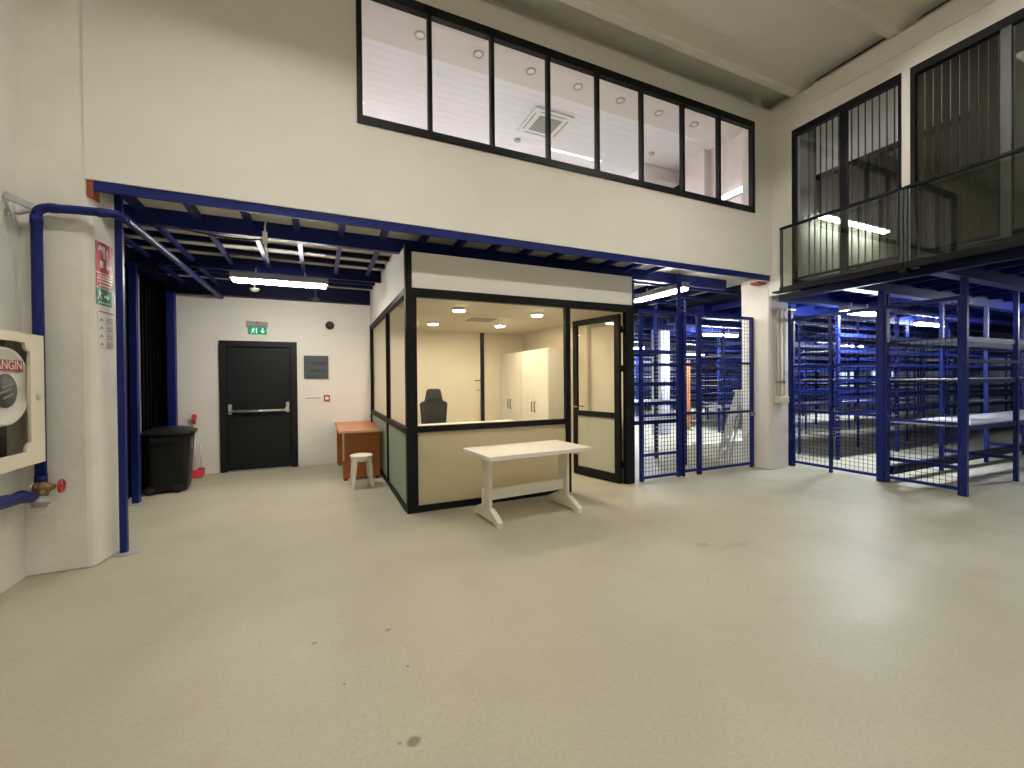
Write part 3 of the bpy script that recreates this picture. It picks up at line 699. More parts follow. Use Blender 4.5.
def slab(outline, y0, y1, mb=None):
    mb = mb or MB(); return mb.prism(outline, 1, y0, y1)
bo = [(-0.20, 0.50), (0.20, 0.50), (0.225, 0.75), (0.255, 1.10), (0.225, 1.13), (0.165, 1.15), (0.155, 1.20), (0.125, 1.345), (0.08, 1.365), (-0.08, 1.365), (-0.125, 1.345), (-0.155, 1.20), (-0.165, 1.15), (-0.225, 1.13), (-0.255, 1.10), (-0.225, 0.75)]
build('backrest', slab(bo, 0.20, 0.27), M['chairfabric'], oc, 0.02, world=False)
build('headrest', slab([(-0.12, 1.17), (0.12, 1.17), (0.105, 1.33), (-0.105, 1.33)], 0.16, 0.20), M['chairfabric'], oc, 0.012, world=False)
build('seat', MB().box(-0.24, 0.24, -0.27, 0.22, 0.43, 0.51), M['chairfabric'], oc, 0.03, world=False)
for s in (-1, 1):
    build('armrest', MB().box(s*0.26-0.03, s*0.26+0.03, -0.15, 0.15, 0.68, 0.71).box(s*0.26-0.02, s*0.26+0.02, -0.03, 0.03, 0.47, 0.68), M['binblack'], oc, 0.008, world=False)
build('gas_column', MB().cyl((0, 0, 0.10), (0, 0, 0.43), 0.028), M['binblack'], oc, world=False)
for k in range(5):
    a = 2*PI*k/5
    lg = build('leg', MB().bar((0, 0, 0.10), (0.29*math.cos(a), 0.29*math.sin(a), 0.075), 0.04, 0.03), M['binblack'], oc, 0.004, world=False)
    build('caster', MB().lathe([(0.03, -0.02), (0.03, 0.02)], (0.29*math.cos(a), 0.29*math.sin(a), 0.031), 0, 14), M['rubber'], lg, world=False)
sp = None
for (x, y, lab) in ((1.764, 5.63, 'round glowing ceiling spot nearest the front left office post'), (2.967, 5.63, 'round glowing ceiling spot nearest the open office door'),
                    (1.771, 7.12, 'round glowing ceiling spot above the black office chair'), (2.929, 6.96, 'round glowing ceiling spot in front of the wardrobes')):
    if sp is None:
        sp = thing('ceiling_spotlight', lab, 'spotlight', (x, y, 2.46), group='office ceiling spots')
        build('spot_body', MB().lathe([(0.085, 0.012), (0.088, 0.0), (0.088, 0.04)], (0, 0, 0), 2, 26), M['signwhite'], sp, world=False)
        build('spot_lens', MB().lathe([(0.076, -0.006), (0.08, 0.011)], (0, 0, 0), 2, 24), M['L_spot'], sp, world=False, label='glowing warm lens')
    else: copy_tree(sp, (x, y, 2.46), lab)
oa = thing('ceiling_cassette', 'flat ceiling air vent between the office spotlights', 'air conditioner', (2.4, 6.5, 2.49))
build('housing', MB().box(2.02, 2.78, 6.1, 6.86, 2.485, 2.5), M['warmwall'], oa, 0.005)
build('grille', MB().box(2.2, 2.6, 6.28, 6.68, 2.478, 2.485), M['grey'], oa, label='grey vent grille')

# ------------------------------------------------------------------ desk, stool, white table
wd = thing('wooden_desk', 'orange veneer desk standing between the rear wall and the office side', 'desk', (0.57, 7.7, 0))
build('desk_top', MB().box(0.265, 0.875, 6.84, 8.48, 0.735, 0.765), M['orangetop'], wd, 0.002, label='glossy orange desk top')
build('edge_strip', MB().box(0.262, 0.878, 6.832, 6.84, 0.732, 0.768), M['edge'], wd, label='pale edge strip')
build('side_panel', MB().box(0.325, 0.86, 6.95, 6.98, 0.03, 0.735), M['orange'], wd)
build('side_panel', MB().box(0.29, 0.86, 8.30, 8.33, 0.03, 0.735), M['orange'], wd)
build('back_panel', MB().box(0.80, 0.82, 6.98, 8.30, 0.25, 0.735), M['orange'], wd)
build('edge_strip', MB().box(0.32, 0.345, 6.945, 6.985, 0.30, 0.733), M['edge'], wd)
for x, y in ((0.36, 6.965), (0.82, 6.965), (0.33, 8.315), (0.82, 8.315)):
    build('foot', MB().cyl((x, y, 0), (x, y, 0.03), 0.018, 12), M['rubber'], wd)

st = thing('stool', 'small white plastic stool in front of the orange desk', 'stool', (0.55, 6.47, 0), 0.05)
build('seat', MB().lathe([(0.0, 0.425), (0.13, 0.425), (0.15, 0.43), (0.158, 0.445), (0.152, 0.458), (0.13, 0.464), (0.0, 0.464)], (0, 0, 0), 2, 32, cap=False), M['plastic'], st, world=False)
build('skirt', MB().loft([[(rx*math.cos(a), rx*math.sin(a), z) for a in [2*PI*k/32 for k in range(32)]] for rx, z in ((0.148, 0.43), (0.150, 0.375), (0.143, 0.375), (0.140, 0.43))], False), M['plastic'], st, world=False)
for k in range(4):
    a = PI/4 + k*PI/2; c, s_ = math.cos(a), math.sin(a)
    def sq(r, w, d, z):
        p = []
        for u, v in ((-1,-1),(1,-1),(1,1),(-1,1)):
            rr = r + v*d; p.append((c*rr - s_*u*w, s_*rr + c*u*w, z))
        return p
    build('leg', MB().loft([sq(0.185, 0.022, 0.012, 0.0), sq(0.165, 0.026, 0.012, 0.15), sq(0.135, 0.034, 0.014, 0.43)], True, False), M['plastic'], st, 0.004, world=False)

tb = thing('trestle_table', 'white painted wooden trestle table in front of the office', 'table', (2.145, 4.34, 0), math.radians(4.4))
def bx(*a): return MB().box(*a)
build('table_top', bx(-0.64, 0.64, -0.355, 0.355, 0.695, 0.74), M['whitewood'], tb, 0.004, world=False, label='whitewashed table top')
for s in (-1, 1):
    x = s*0.505
    build('upright', bx(x-0.02, x+0.02, -0.085, 0.085, 0.10, 0.695), M['plastic'], tb, 0.004, world=False)
    ft = [(-0.32, 0.0), (-0.32, 0.055), (-0.12, 0.15), (0.12, 0.15), (0.32, 0.055), (0.32, 0.0), (0.24, 0.0), (0.20, 0.025), (-0.20, 0.025), (-0.24, 0.0)]
    build('foot', MB().prism(ft, 0, x-0.03, x+0.03), M['plastic'], tb, 0.004, world=False)
    build('tenon_wedge', bx(x+s*0.025, x+s*0.06, -0.012, 0.012, 0.17, 0.36), M['plastic'], tb, 0.003, world=False)
build('stretcher', bx(-0.485, 0.485, -0.018, 0.018, 0.21, 0.33), M['plastic'], tb, 0.003, world=False)
build('cross_batten', bx(-0.53, -0.48, -0.28, 0.28, 0.66, 0.695), M['plastic'], tb, 0.003, world=False)
build('cross_batten', bx(0.48, 0.53, -0.28, 0.28, 0.66, 0.695), M['plastic'], tb, 0.003, world=False)

# ------------------------------------------------------------------ bin, dustpan
bn = thing('wheeled_bin', 'large black plastic bin with a domed lid beside the blue posts', 'bin', (-1.925, 7.50, 0), 0.10)
def rr(hx, hy, r, z, n=6):
    pts = []
    for cx, cy, a0 in ((hx-r, hy-r, 0), (-hx+r, hy-r, 90), (-hx+r, -hy+r, 180), (hx-r, -hy+r, 270)):
        for k in range(n+1):
            a = math.radians(a0 + 90*k/n); pts.append((cx+r*math.cos(a), cy+r*math.sin(a), z))
    return pts
build('bin_body', MB().loft([rr(0.21, 0.24, 0.09, 0.015), rr(0.22, 0.26, 0.10, 0.05), rr(0.265, 0.30, 0.11, 0.77), rr(0.285, 0.33, 0.12, 0.775), rr(0.285, 0.33, 0.12, 0.80)]), M['binblack'], bn, world=False)
build('lid', MB().loft([rr(0.295, 0.345, 0.12, 0.802), rr(0.295, 0.345, 0.12, 0.825), rr(0.25, 0.30, 0.14, 0.85), rr(0.18, 0.18, 0.12, 0.885), rr(0.06, 0.06, 0.05, 0.895)]), M['binblack'], bn, world=False)
build('handle_rib', MB().box(-0.16, 0.16, -0.36, -0.33, 0.70, 0.77), M['binblack'], bn, 0.01, world=False)
for x in (0.10, -0.21):
    build('wheel', MB().lathe([(0.02, -0.278), (0.05, -0.278), (0.055, -0.268), (0.055, -0.25), (0.02, -0.25)], (x+0.02, 0, 0.056), 1, 22), M['rubber'], bn, world=False)
build('sticker', MB().box(0.246, 0.262, -0.10, -0.02, 0.58, 0.70), M['grey'], bn, world=False, label='grey sticker')
dp = thing('dustpan', 'red long-handled dustpan leaning at the rear wall behind the bin', 'dustpan', (-1.83, 8.36, 0))
build('pan', MB().loft([[(-1.92, 8.22, 0.0), (-1.71, 8.22, 0.0), (-1.71, 8.40, 0.0), (-1.92, 8.40, 0.0)], [(-1.92, 8.22, 0.012), (-1.71, 8.22, 0.012), (-1.72, 8.41, 0.10), (-1.91, 8.41, 0.10)]], True, False), M['pinkred'], dp, 0.004, label='red pan')
build('pole', MB().tube([(-1.835, 8.40, 0.09), (-1.845, 8.45, 0.86)], 0.011, 10), M['signwhite'], dp, label='white pole')
build('grip', MB().tube([(-1.845, 8.45, 0.84), (-1.848, 8.455, 1.0)], [0.018, 0.022], 12).box(-1.88, -1.815, 8.435, 8.475, 0.93, 0.985), M['pinkred'], dp, label='red grip')
br = thing('hand_brush', 'red hand brush clipped on the dustpan pole by the bin', 'brush', (-1.76, 8.44, 0))
build('brush_handle', MB().tube([(-1.765, 8.47, 0.11), (-1.775, 8.50, 0.5)], 0.008, 8), M['signwhite'], br)
build('bristles', MB().box(-1.81, -1.72, 8.445, 8.485, 0.0, 0.12), M['pinkred'], br, 0.006)

# ------------------------------------------------------------------ fire pipe, valve, hose cabinet, signs
def arc(c, r, a0, a1, ax1, ax2, n=7):
    c, u, v = Vector(c), Vector(ax1), Vector(ax2)
    return [c + u*(r*math.cos(a0+(a1-a0)*k/n)) + v*(r*math.sin(a0+(a1-a0)*k/n)) for k in range(n+1)]
fp = thing('fire_pipe', 'blue fire main pipe with brass valve climbing the left pillar beside the hose cabinet', 'pipe', (-1.99, 4.52, 0.7))
px_, py_ = -1.970, 4.525
E_ = 0.07
path = [(px_, py_, 0.74)] + [(px_, py_, 1.5), (px_, py_, 2.2)] + arc((px_+E_, py_, 2.875-E_), E_, PI, PI/2, (1,0,0), (0,0,1)) + [(-1.75, py_, 2.885)] \
    + arc((-1.47-E_, py_+E_, 2.89), E_, -PI/2, 0, (1,0,0), (0,1,0)) + [(-1.468, 6.0, 2.905), (-1.465, 8.52, 2.935)]
build('pipe_run', MB().tube(path, 0.034, 16), M['blue'], fp)
for p, q in (((px_, py_, 2.74), (px_, py_, 2.80)), ((px_+0.07, py_, 2.877), (px_+0.12, py_, 2.879)), ((-1.61, py_, 2.887), (-1.56, py_, 2.888)), ((-1.47, py_+0.08, 2.89), (-1.47, py_+0.13, 2.89)), ((px_, py_, 0.73), (px_, py_, 0.80))):
    build('coupling', MB().cyl(p, q, 0.037, 16), M['blue'], fp)
wp = arc((px_, py_-0.08, 0.735), 0.08, 0, -PI/2, (0,1,0), (0,0,1))
wp = [(px_, py_, 0.75)] + wp + [(px_-0.005, 4.36, 0.665), (px_, 4.28, 0.69), (px_-0.01, 4.20, 0.685), (px_, 4.1, 0.70), (px_-0.004, 3.9, 0.71), (px_, 3.4, 0.73)]
rad = [0.037]*9 + [0.042, 0.047, 0.041, 0.046, 0.042, 0.042]
build('wrapped_branch', MB().tube(wp, rad[:len(wp)], 14), M['blue'], fp, label='lumpy wrapped blue branch')
br_ = build('wall_bracket', MB().bar((XL+0.012, 4.40, 2.90), (-1.98, 4.50, 2.865), 0.02, 0.05).tube([(-2.085, 4.42, 2.80), (-2.04, 4.45, 2.79), (-1.99, 4.49, 2.83)], 0.016, 8).tube([(-2.06, 4.40, 2.84), (-2.045, 4.42, 2.72)], 0.014, 8), M['galv'], fp, label='grey wall bracket')
VY, VZ = 4.47, 0.712
VX = -0.065
vl = build('valve', MB().lathe([(0.028, 0.0), (0.033, 0.01), (0.042, 0.02), (0.042, 0.03), (0.034, 0.035), (0.044, 0.05), (0.044, 0.065), (0.032, 0.08), (0.034, 0.085), (0.034, 0.105), (0.02, 0.11), (0.02, 0.125)], (-1.93+VX, VY, VZ), 0, 22)
      .tube([(-1.875+VX, VY, VZ-0.02), (-1.875+VX, VY-0.015, VZ-0.065)], [0.042, 0.036], 18), M['brass'], fp, label='brass hydrant valve')
build('seal_ring', MB().lathe([(0.030, 0), (0.036, 0.004), (0.036, 0.022), (0.03, 0.026)], (-1.945+VX, VY, VZ), 0, 20), M['signwhite'], vl, label='white sealing ring')
build('spindle', MB().cyl((-1.79+VX, VY, VZ), (-1.765+VX, VY, VZ), 0.010, 10), M['brass'], vl)
hw = MB().tube([(-1.765+VX, VY+0.045*math.cos(a), VZ+0.045*math.sin(a)) for a in [2*PI*k/20 for k in range(20)]], 0.009, 8, closed=True)
for k in range(3):
    a = 2*PI*k/3; hw.cyl((-1.765+VX, VY, VZ), (-1.765+VX, VY+0.045*math.cos(a), VZ+0.045*math.sin(a)), 0.007, 8)
build('handwheel', hw, M['red'], vl, label='red handwheel')
build('hose_coupling', MB().tube([(-1.875+VX, VY-0.015, VZ-0.065), (-1.875+VX, VY-0.02, VZ-0.085), (-1.875+VX, VY-0.022, VZ-0.09), (-1.875+VX, VY-0.03, VZ-0.12), (-1.875+VX, VY-0.031, VZ-0.122), (-1.875+VX, VY-0.037, VZ-0.145)], [0.045, 0.045, 0.058, 0.058, 0.046, 0.046], 20), M['galv'], vl, label='grey aluminium hose coupling')
build('chain', MB().tube([(-1.93+VX, VY-0.01, VZ-0.09), (-1.935+VX, VY-0.02, VZ-0.15), (-1.90+VX, VY-0.03, VZ-0.20), (-1.88+VX, VY-0.03, VZ-0.205), (-1.845+VX, VY-0.03, VZ-0.17), (-1.825+VX, VY-0.03, VZ-0.13)], 0.005, 8), M['alu'], vl)

hc = thing('hose_cabinet', 'cream fire hose cabinet on the left wall with a white reel', 'fire hose cabinet', (XL, 4.0, 0.93))
CX0, CX1, CY0, CY1, CZ0, CZ1 = XL, -1.88, 3.60, 4.38, 0.925, 1.865
cbm = MB()
cbm.box(CX0+0.001, CX0+0.015, CY0, CY1, CZ0, CZ1)
cbm.box(CX0+0.015, CX1-0.02, CY0, CY0+0.012, CZ0, CZ1); cbm.box(CX0+0.015, CX1-0.02, CY1-0.012, CY1, CZ0, CZ1)
cbm.box(CX0+0.015, CX1-0.02, CY0+0.012, CY1-0.012, CZ0, CZ0+0.012); cbm.box(CX0+0.015, CX1-0.02, CY0+0.012, CY1-0.012, CZ1-0.012, CZ1)
build('cabinet_box', cbm, M['cream'], hc)
build('cabinet_liner', MB().box(CX0+0.016, CX0+0.02, CY0+0.014, CY1-0.014, CZ0+0.014, CZ1-0.014), M['darkgrey'], hc, label='dark inside of the cabinet')
# door with notched window
oy0, oy1, oz0, oz1, nr = 3.76, 4.215, 1.025, 1.80, 0.06
inner = []
for cy, cz, a0, sgn in ((oy1, oz1, 180, 1), (oy0, oz1, 270, 1), (oy0, oz0, 0, 1), (oy1, oz0, 90, 1)):
    pass
def notch():
    pts = []
    for cy, cz, a0 in ((oy0, oz0, 90), (oy1, oz0, 180), (oy1, oz1, 270), (oy0, oz1, 360)):
        for k in range(7):
            a = math.radians(a0 - 90*k/6); pts.append((cy + nr*math.cos(a), cz + nr*math.sin(a)))
    return pts
inn = notch()
out_ = []
for (y, z) in inn:                         # project each inner point outwards to the door outline
    c0, c1 = (oy0+oy1)/2, (oz0+oz1)/2
    dy, dz = y-c0, z-c1
    ty = ((CY1 if dy > 0 else CY0)-c0)/dy if abs(dy) > 1e-6 else 1e9
    tz = ((CZ1 if dz > 0 else CZ0)-c1)/dz if abs(dz) > 1e-6 else 1e9
    t_ = min(ty, tz); out_.append([c0+dy*t_, c1+dz*t_])
for cy, cz in ((CY0, CZ0), (CY1, CZ0), (CY1, CZ1), (CY0, CZ1)):   # nearest outline points become the corners
    j = min(range(len(out_)), key=lambda i: (out_[i][0]-cy)**2 + (out_[i][1]-cz)**2); out_[j] = [cy, cz]
n = len(inn); v = []; fcs = []
for x in (CX1-0.02, CX1):
    v += [(x, p[0], p[1]) for p in inn] + [(x, p[0], p[1]) for p in out_]
for i in range(n):
    j = (i+1) % n
    fcs += [(i, j, n+j, n+i), (2*n+i, 3*n+i, 3*n+j, 2*n+j), (i, 2*n+i, 2*n+j, j), (n+i, n+j, 3*n+j, 3*n+i)]
cd = build('cabinet_door', MB().add(v, fcs), M['cream'], hc)
build('door_glass', MB().box(CX1-0.016, CX1-0.012, oy0-0.03, oy1+0.03, oz0-0.03, oz1+0.03), M['case_glass'], cd)
build('lock', MB().lathe([(0.026, 0.0), (0.026, 0.006), (0.016, 0.008), (0.016, 0.012)], (CX1, 4.30, 1.41), 0, 20), M['steel'], cd, label='round steel lock')
RY, RZ_ = 4.005, 1.49
reel = build('hose_reel', MB().lathe([(0.265, 0.06), (0.27, 0.12), (0.262, 0.148), (0.25, 0.15), (0.235, 0.135), (0.13, 0.135), (0.125, 0.14), (0.0, 0.14)], (CX0+0.045, RY, RZ_), 0, 48, cap=False)
      .lathe([(0.265, 0.06), (0.22, 0.05), (0.22, 0.02)], (CX0+0.045, RY, RZ_), 0, 40, cap=False), M['signwhite'], hc, label='white hose reel disc')
build('reel_hub', MB().lathe([(0.115, 0.0), (0.115, 0.008), (0.0, 0.009)], (CX0+0.186, RY, RZ_-0.03), 0, 32, cap=False), M['darkgrey'], reel, label='dark round hub label')
hb = MB()
for k, (a, b) in enumerate(((-0.05, 0.06), (-0.07, 0.05), (-0.04, 0.07))):
    hb.bar((CX0+0.197, RY+a, RZ_-0.01-k*0.035), (CX0+0.197, RY+b, RZ_+0.02-k*0.035), 0.003, 0.014)
build('hub_print', hb, M['grey'], reel)
lb = build('word_label', MB().box(CX0+0.194, CX0+0.197, RY-0.19, RY+0.175, RZ_+0.105, RZ_+0.18), M['signred'], reel, label='red word label on the reel')
def text_obj(name, s, size, mat, parent, loc, rot, align='CENTER', extrude=0.0008):
    cu = bpy.data.curves.new(name, 'FONT'); cu.body = s; cu.size = size; cu.align_x = align; cu.align_y = 'CENTER'; cu.extrude = extrude
    cu.materials.append(mat)
    o = bpy.data.objects.new(name, cu); COL.objects.link(o); o.parent = parent
    bpy.context.view_layer.update()
    me = bpy.data.meshes.new_from_object(o.evaluated_get(bpy.context.evaluated_depsgraph_get()))
    bpy.data.objects.remove(o)
    me.materials.clear(); me.materials.append(mat)
    o = bpy.data.objects.new(name, me); COL.objects.link(o); o.parent = parent
    off = Vector((0, 0, 0)); q = parent
    while q is not None: off += q.location; q = q.parent
    o.location = Vector(loc)-off; o.rotation_euler = rot
    return o
text_obj('word_lettering', 'YANGIN', 0.086, M['signwhite'], reel, (CX0+0.198, RY+0.002, RZ_+0.143), (PI/2, 0, PI/2))
nz_ = build('hose_end', MB().tube([(CX0+0.09, 3.80, 1.12), (CX0+0.13, 3.95, 1.10), (CX0+0.12, 4.04, 1.16), (CX0+0.08, 4.13, 1.28), (CX0+0.07, 4.18, 1.42)], [0.022, 0.022, 0.018, 0.016, 0.016], 12), M['rubber'], hc, label='black hose end')
# signs on the pillar side
SX = -1.665
sg = thing('fire_hose_sign', 'red fire hose sign uppermost on the side of the left pillar', 'sign', (SX, 4.77, 2.4))
SA = math.atan2(0.02, 0.28)
def sx(y): return -1.6785 + (y-4.65)*(0.042/0.29)
def plate(name, y0, y1, z0, z1, mat, parent, lift=0.001, t=0.003, label=None):
    m = MB(); a, b = sx(y0)+lift, sx(y1)+lift
    m.add([(a, y0, z0+SZ), (b, y1, z0+SZ), (b, y1, z1+SZ), (a, y0, z1+SZ), (a+t, y0, z0+SZ), (b+t, y1, z0+SZ), (b+t, y1, z1+SZ), (a+t, y0, z1+SZ)],
          [(0,1,2,3),(7,6,5,4),(0,4,5,1),(1,5,6,2),(2,6,7,3),(3,7,4,0)])
    return build(name, m, M[mat], parent, label=label)
def splate(mb, poly, lift=0.0045, t=0.001):
    k = len(poly); v = [(sx(y)+lift, y, z+SZ) for y, z in poly] + [(sx(y)+lift+t, y, z+SZ) for y, z in poly]
    mb.add(v, [tuple(range(k)), tuple(range(2*k-1, k-1, -1))] + [(i, (i+1) % k, (i+1) % k+k, i+k) for i in range(k)])
SZ = 0.035
p1 = plate('sign_plate', 4.665, 4.885, 2.41, 2.665, 'signred', sg)
pc = MB()
splate(pc, [(4.70, 2.635), (4.78, 2.635), (4.78, 2.53), (4.755, 2.53), (4.755, 2.575), (4.72, 2.60), (4.69, 2.59)])
splate(pc, [(4.71, 2.51), (4.755, 2.51), (4.755, 2.45), (4.71, 2.45)])
splate(pc, [(4.80, 2.62), (4.82, 2.62), (4.82, 2.48), (4.845, 2.48), (4.81, 2.44), (4.785, 2.48), (4.80, 2.48)])
build('pictogram', pc, M['signwhite'], p1, label='white hose pictogram and arrow')
p2 = plate('text_plate', 4.665, 4.885, 2.285, 2.40, 'signred', sg)
pc = MB()
for z, a, b in ((2.375, 4.69, 4.86), (2.352, 4.68, 4.87), (2.326, 4.69, 4.86)): splate(pc, [(a, z), (b, z), (b, z+0.012), (a, z+0.012)])
for k in range(5): splate(pc, [(4.70+k*0.032, 2.295), (4.722+k*0.032, 2.295), (4.722+k*0.032, 2.313), (4.70+k*0.032, 2.313)])
build('sign_lines', pc, M['signwhite'], p2)
s2 = thing('exit_direction_sign', 'green running man sign below the red sign on the pillar', 'sign', (SX, 4.76, 2.13))
p3 = plate('sign_plate', 4.66, 4.865, 2.135, 2.275, 'green', s2)
pc = MB()
splate(pc, [(4.70+0.009*math.cos(a*PI/4), 2.255+0.009*math.sin(a*PI/4)) for a in range(8)])
splate(pc, [(4.69, 2.245), (4.715, 2.245), (4.71, 2.215), (4.69, 2.215)]); splate(pc, [(4.705, 2.215), (4.713, 2.215), (4.735, 2.18), (4.725, 2.178)]); splate(pc, [(4.69, 2.215), (4.70, 2.215), (4.685, 2.175), (4.675, 2.18)])
splate(pc, [(4.71, 2.24), (4.735, 2.225), (4.735, 2.231), (4.712, 2.247)])
splate(pc, [(4.76, 2.22), (4.80, 2.22), (4.80, 2.24), (4.835, 2.21), (4.80, 2.18), (4.80, 2.20), (4.76, 2.20)])
for k in range(6): splate(pc, [(4.69+k*0.025, 2.148), (4.705+k*0.025, 2.148), (4.705+k*0.025, 2.162), (4.69+k*0.025, 2.162)])
build('pictogram', pc, M['signwhite'], p3, label='white running man and arrow')
plate('sign_border', 4.868, 4.925, 2.135, 2.275, 'signwhite', s2, label='white sign strip')
s3 = thing('instruction_sheet', 'white printed instruction sheet lowest on the side of the left pillar', 'poster', (SX, 4.78, 1.8))
p4 = plate('sheet', 4.68, 4.90, 1.80, 2.10, 'signwhite', s3)
pc = MB()
for r_ in range(4):
    z = 2.035 - r_*0.068
    splate(pc, [(4.70, z-0.03), (4.72, z-0.01), (4.74, z-0.03), (4.745, z-0.04), (4.72, z-0.028), (4.70, z-0.045)])
    for q in range(4): splate(pc, [(4.785, z-0.004-q*0.013), (4.87, z-0.004-q*0.013), (4.87, z-0.010-q*0.013), (4.785, z-0.010-q*0.013)])
    splate(pc, [(4.69, z-0.055), (4.88, z-0.055), (4.88, z-0.057), (4.69, z-0.057)])
build('print', pc, M['grey'], p4, label='grey pictograms and text lines')
pc = MB(); splate(pc, [(4.69, 2.072), (4.885, 2.072), (4.885, 2.082), (4.69, 2.082)])
build('heading', pc, M['signred'], p4, label='red heading line')

# conduits on the right pillar
cn = thing('cable_conduit', 'three grey conduits ending in a white junction box on the right pillar', 'conduit', (6.95, 4.62, 1.1))
for x in (6.885, 6.965, 7.055):
    c_ = build('conduit_pipe', MB().tube([(x, 4.605, 1.20), (x, 4.605, 2.55)] + arc((x+0.10, 4.605, 2.55), 0.10, PI, PI/2, (1,0,0), (0,0,1)) + [(x+0.3, 4.605, 2.65)], 0.014, 10), M['cream'], cn)
    build('clip', MB().box(x-0.022, x+0.022, 4.588, 4.627, 1.42, 1.45), M['grey'], c_)
build('junction_box', MB().box(6.84, 7.10, 4.55, 4.627, 1.09, 1.20), M['cream'], cn, 0.008)

# ------------------------------------------------------------------ mesh panels
def mesh_wires(mb, axis, p, u0, u1, z0, z1, step=0.06, w=0.0045):
    n_ = max(1, round((u1-u0)/step)); m_ = max(1, round((z1-z0)/step))
    for i in range(1, n_):
        u = u0+(u1-u0)*i/n_; mb.panel(axis, p, w, u-w/2, u+w/2, z0, z1)
    for i in range(1, m_):
        z = z0+(z1-z0)*i/m_; mb.panel(axis, p+w*0.9, w, u0, u1, z-w/2, z+w/2)
    return mb
def mesh_panel(name, lab, cat, axis, p, u0, u1, z0, z1, rails, sw=0.055, group=None, sl=None, sr=None, handle=None, mid=None):
    sl = sl or sw; sr = sr or sw
    c = ((u0+u1)/2, p, 0) if axis == 1 else (p, (u0+u1)/2, 0)
    t = thing(name, lab, cat, c, group=group)
    for a, w_ in ((u0, sl), (u1-sr, sr)) + (((mid-0.02, 0.04),) if mid else ()):
        build('stile', MB().panel(axis, p, 0.05, a, a+w_, 0.0, z1), M['blue'], t, 0.004)
    build('rail', MB().panel(axis, p, 0.04, u0+sl, u1-sr, z0, z0+0.04), M['blue'], t)
    build('rail', MB().panel(axis, p, 0.04, u0+sl, u1-sr, z1-0.05, z1), M['blue'], t)
    for z in rails: build('rail', MB().panel(axis, p, 0.036, u0+sl, u1-sr, z-0.02, z+0.02), M['blue'], t)
    build('wire_mesh', mesh_wires(MB(), axis, p+0.012, u0+sl, u1-sr, z0+0.04, z1-0.05), M['deepblue'], t)
    if handle: build('latch', MB().box(handle-0.03, handle+0.03, p-0.06, p-0.026, 0.87, 0.93).cyl((handle, p-0.06, 0.9), (handle, p-0.09, 0.9), 0.014, 12), M['grey'], t, 0.004)
    return t
mesh_panel('mesh_fence', 'blue wire mesh panel beside the office door post', 'mesh fence', 1, 4.93, 4.285, 5.03, 0.03, 2.53, [0.38, 0.96, 1.72], sr=0.02)
mesh_panel('mesh_fence', 'narrow blue wire mesh panel in the middle of the gate', 'mesh fence', 1, 4.90, 5.10, 5.42, 0.06, 2.53, [0.97, 1.73], sl=0.02, sr=0.02)
mesh_panel('mesh_gate', 'blue wire mesh gate leaf beside the right white pillar', 'gate', 1, 4.905, 5.425, 6.69, 0.05, 2.53, [0.95, 1.75], handle=6.63)
gp = post((5.062, 4.93), 3.12, w=0.05, plate=0)
# perforated angle posts
def slotted(mb, x, y, z0, z1, w=0.045, axis=1, pitch=0.075):
    def pn(u0, u1, za, zb):
        if axis == 1: mb.box(x+u0, x+u1, y-0.002, y+0.002, za, zb)
        else: mb.box(x-0.002, x+0.002, y+u0, y+u1, za, zb)
    pn(-w/2, -w*0.2, z0, z1); pn(w*0.2, w/2, z0, z1)
    z = z0
    while z < z1-0.02:
        pn(-w*0.2, w*0.2, z, min(z+pitch*0.62, z1)); z += pitch
    return mb
sp_ = build('slotted_post', slotted(MB(), 4.212, 5.02, 0, 2.98, 0.10), M['blue']); tag(sp_, 'blue slotted steel post between office door post and mesh panel', 'post')
sp_ = build('slotted_post', slotted(MB(), 7.275, 4.76, 0, 2.74, 0.07), M['blue']); tag(sp_, 'blue slotted steel post between right pillar and mesh fence', 'post')
# fence to the right: runs along y at x=7.37
FX = 7.37
mesh_panel('mesh_fence', 'blue wire mesh fence from the right white pillar to the middle post', 'mesh fence', 0, FX, 3.435, 4.66, 0.06, 2.52, [0.95, 1.70], 0.025, mid=4.07)
mesh_panel('mesh_fence', 'blue wire mesh fence panel at the front corner of the racks', 'mesh fence', 0, FX, 2.57, 3.355, 0.06, 2.52, [0.90], 0.025)
def fpost(x, y, z1, lab, w=0.075):
    t = thing('fence_post', lab, 'post', (x, y, 0))
    build('post_tube', MB().box(x-w/2, x+w/2, y-w/2, y+w/2, 0.008, z1), M['blue'], t, 0.005)
    build('base_plate', MB().box(x-w/2-0.01, x+w/2+0.01, y-w/2, y+w/2, 0, 0.008), M['deepblue'], t)
    return t
fpost(FX, 4.70, 2.74, 'blue square post of the mesh fence touching the right pillar', 0.065)
fpost(FX, 3.395, 2.74, 'blue square post in the middle of the mesh fence', 0.07)
fpost(FX, 2.535, 2.74, 'tall blue corner post at the front end of the mesh fence', 0.062)

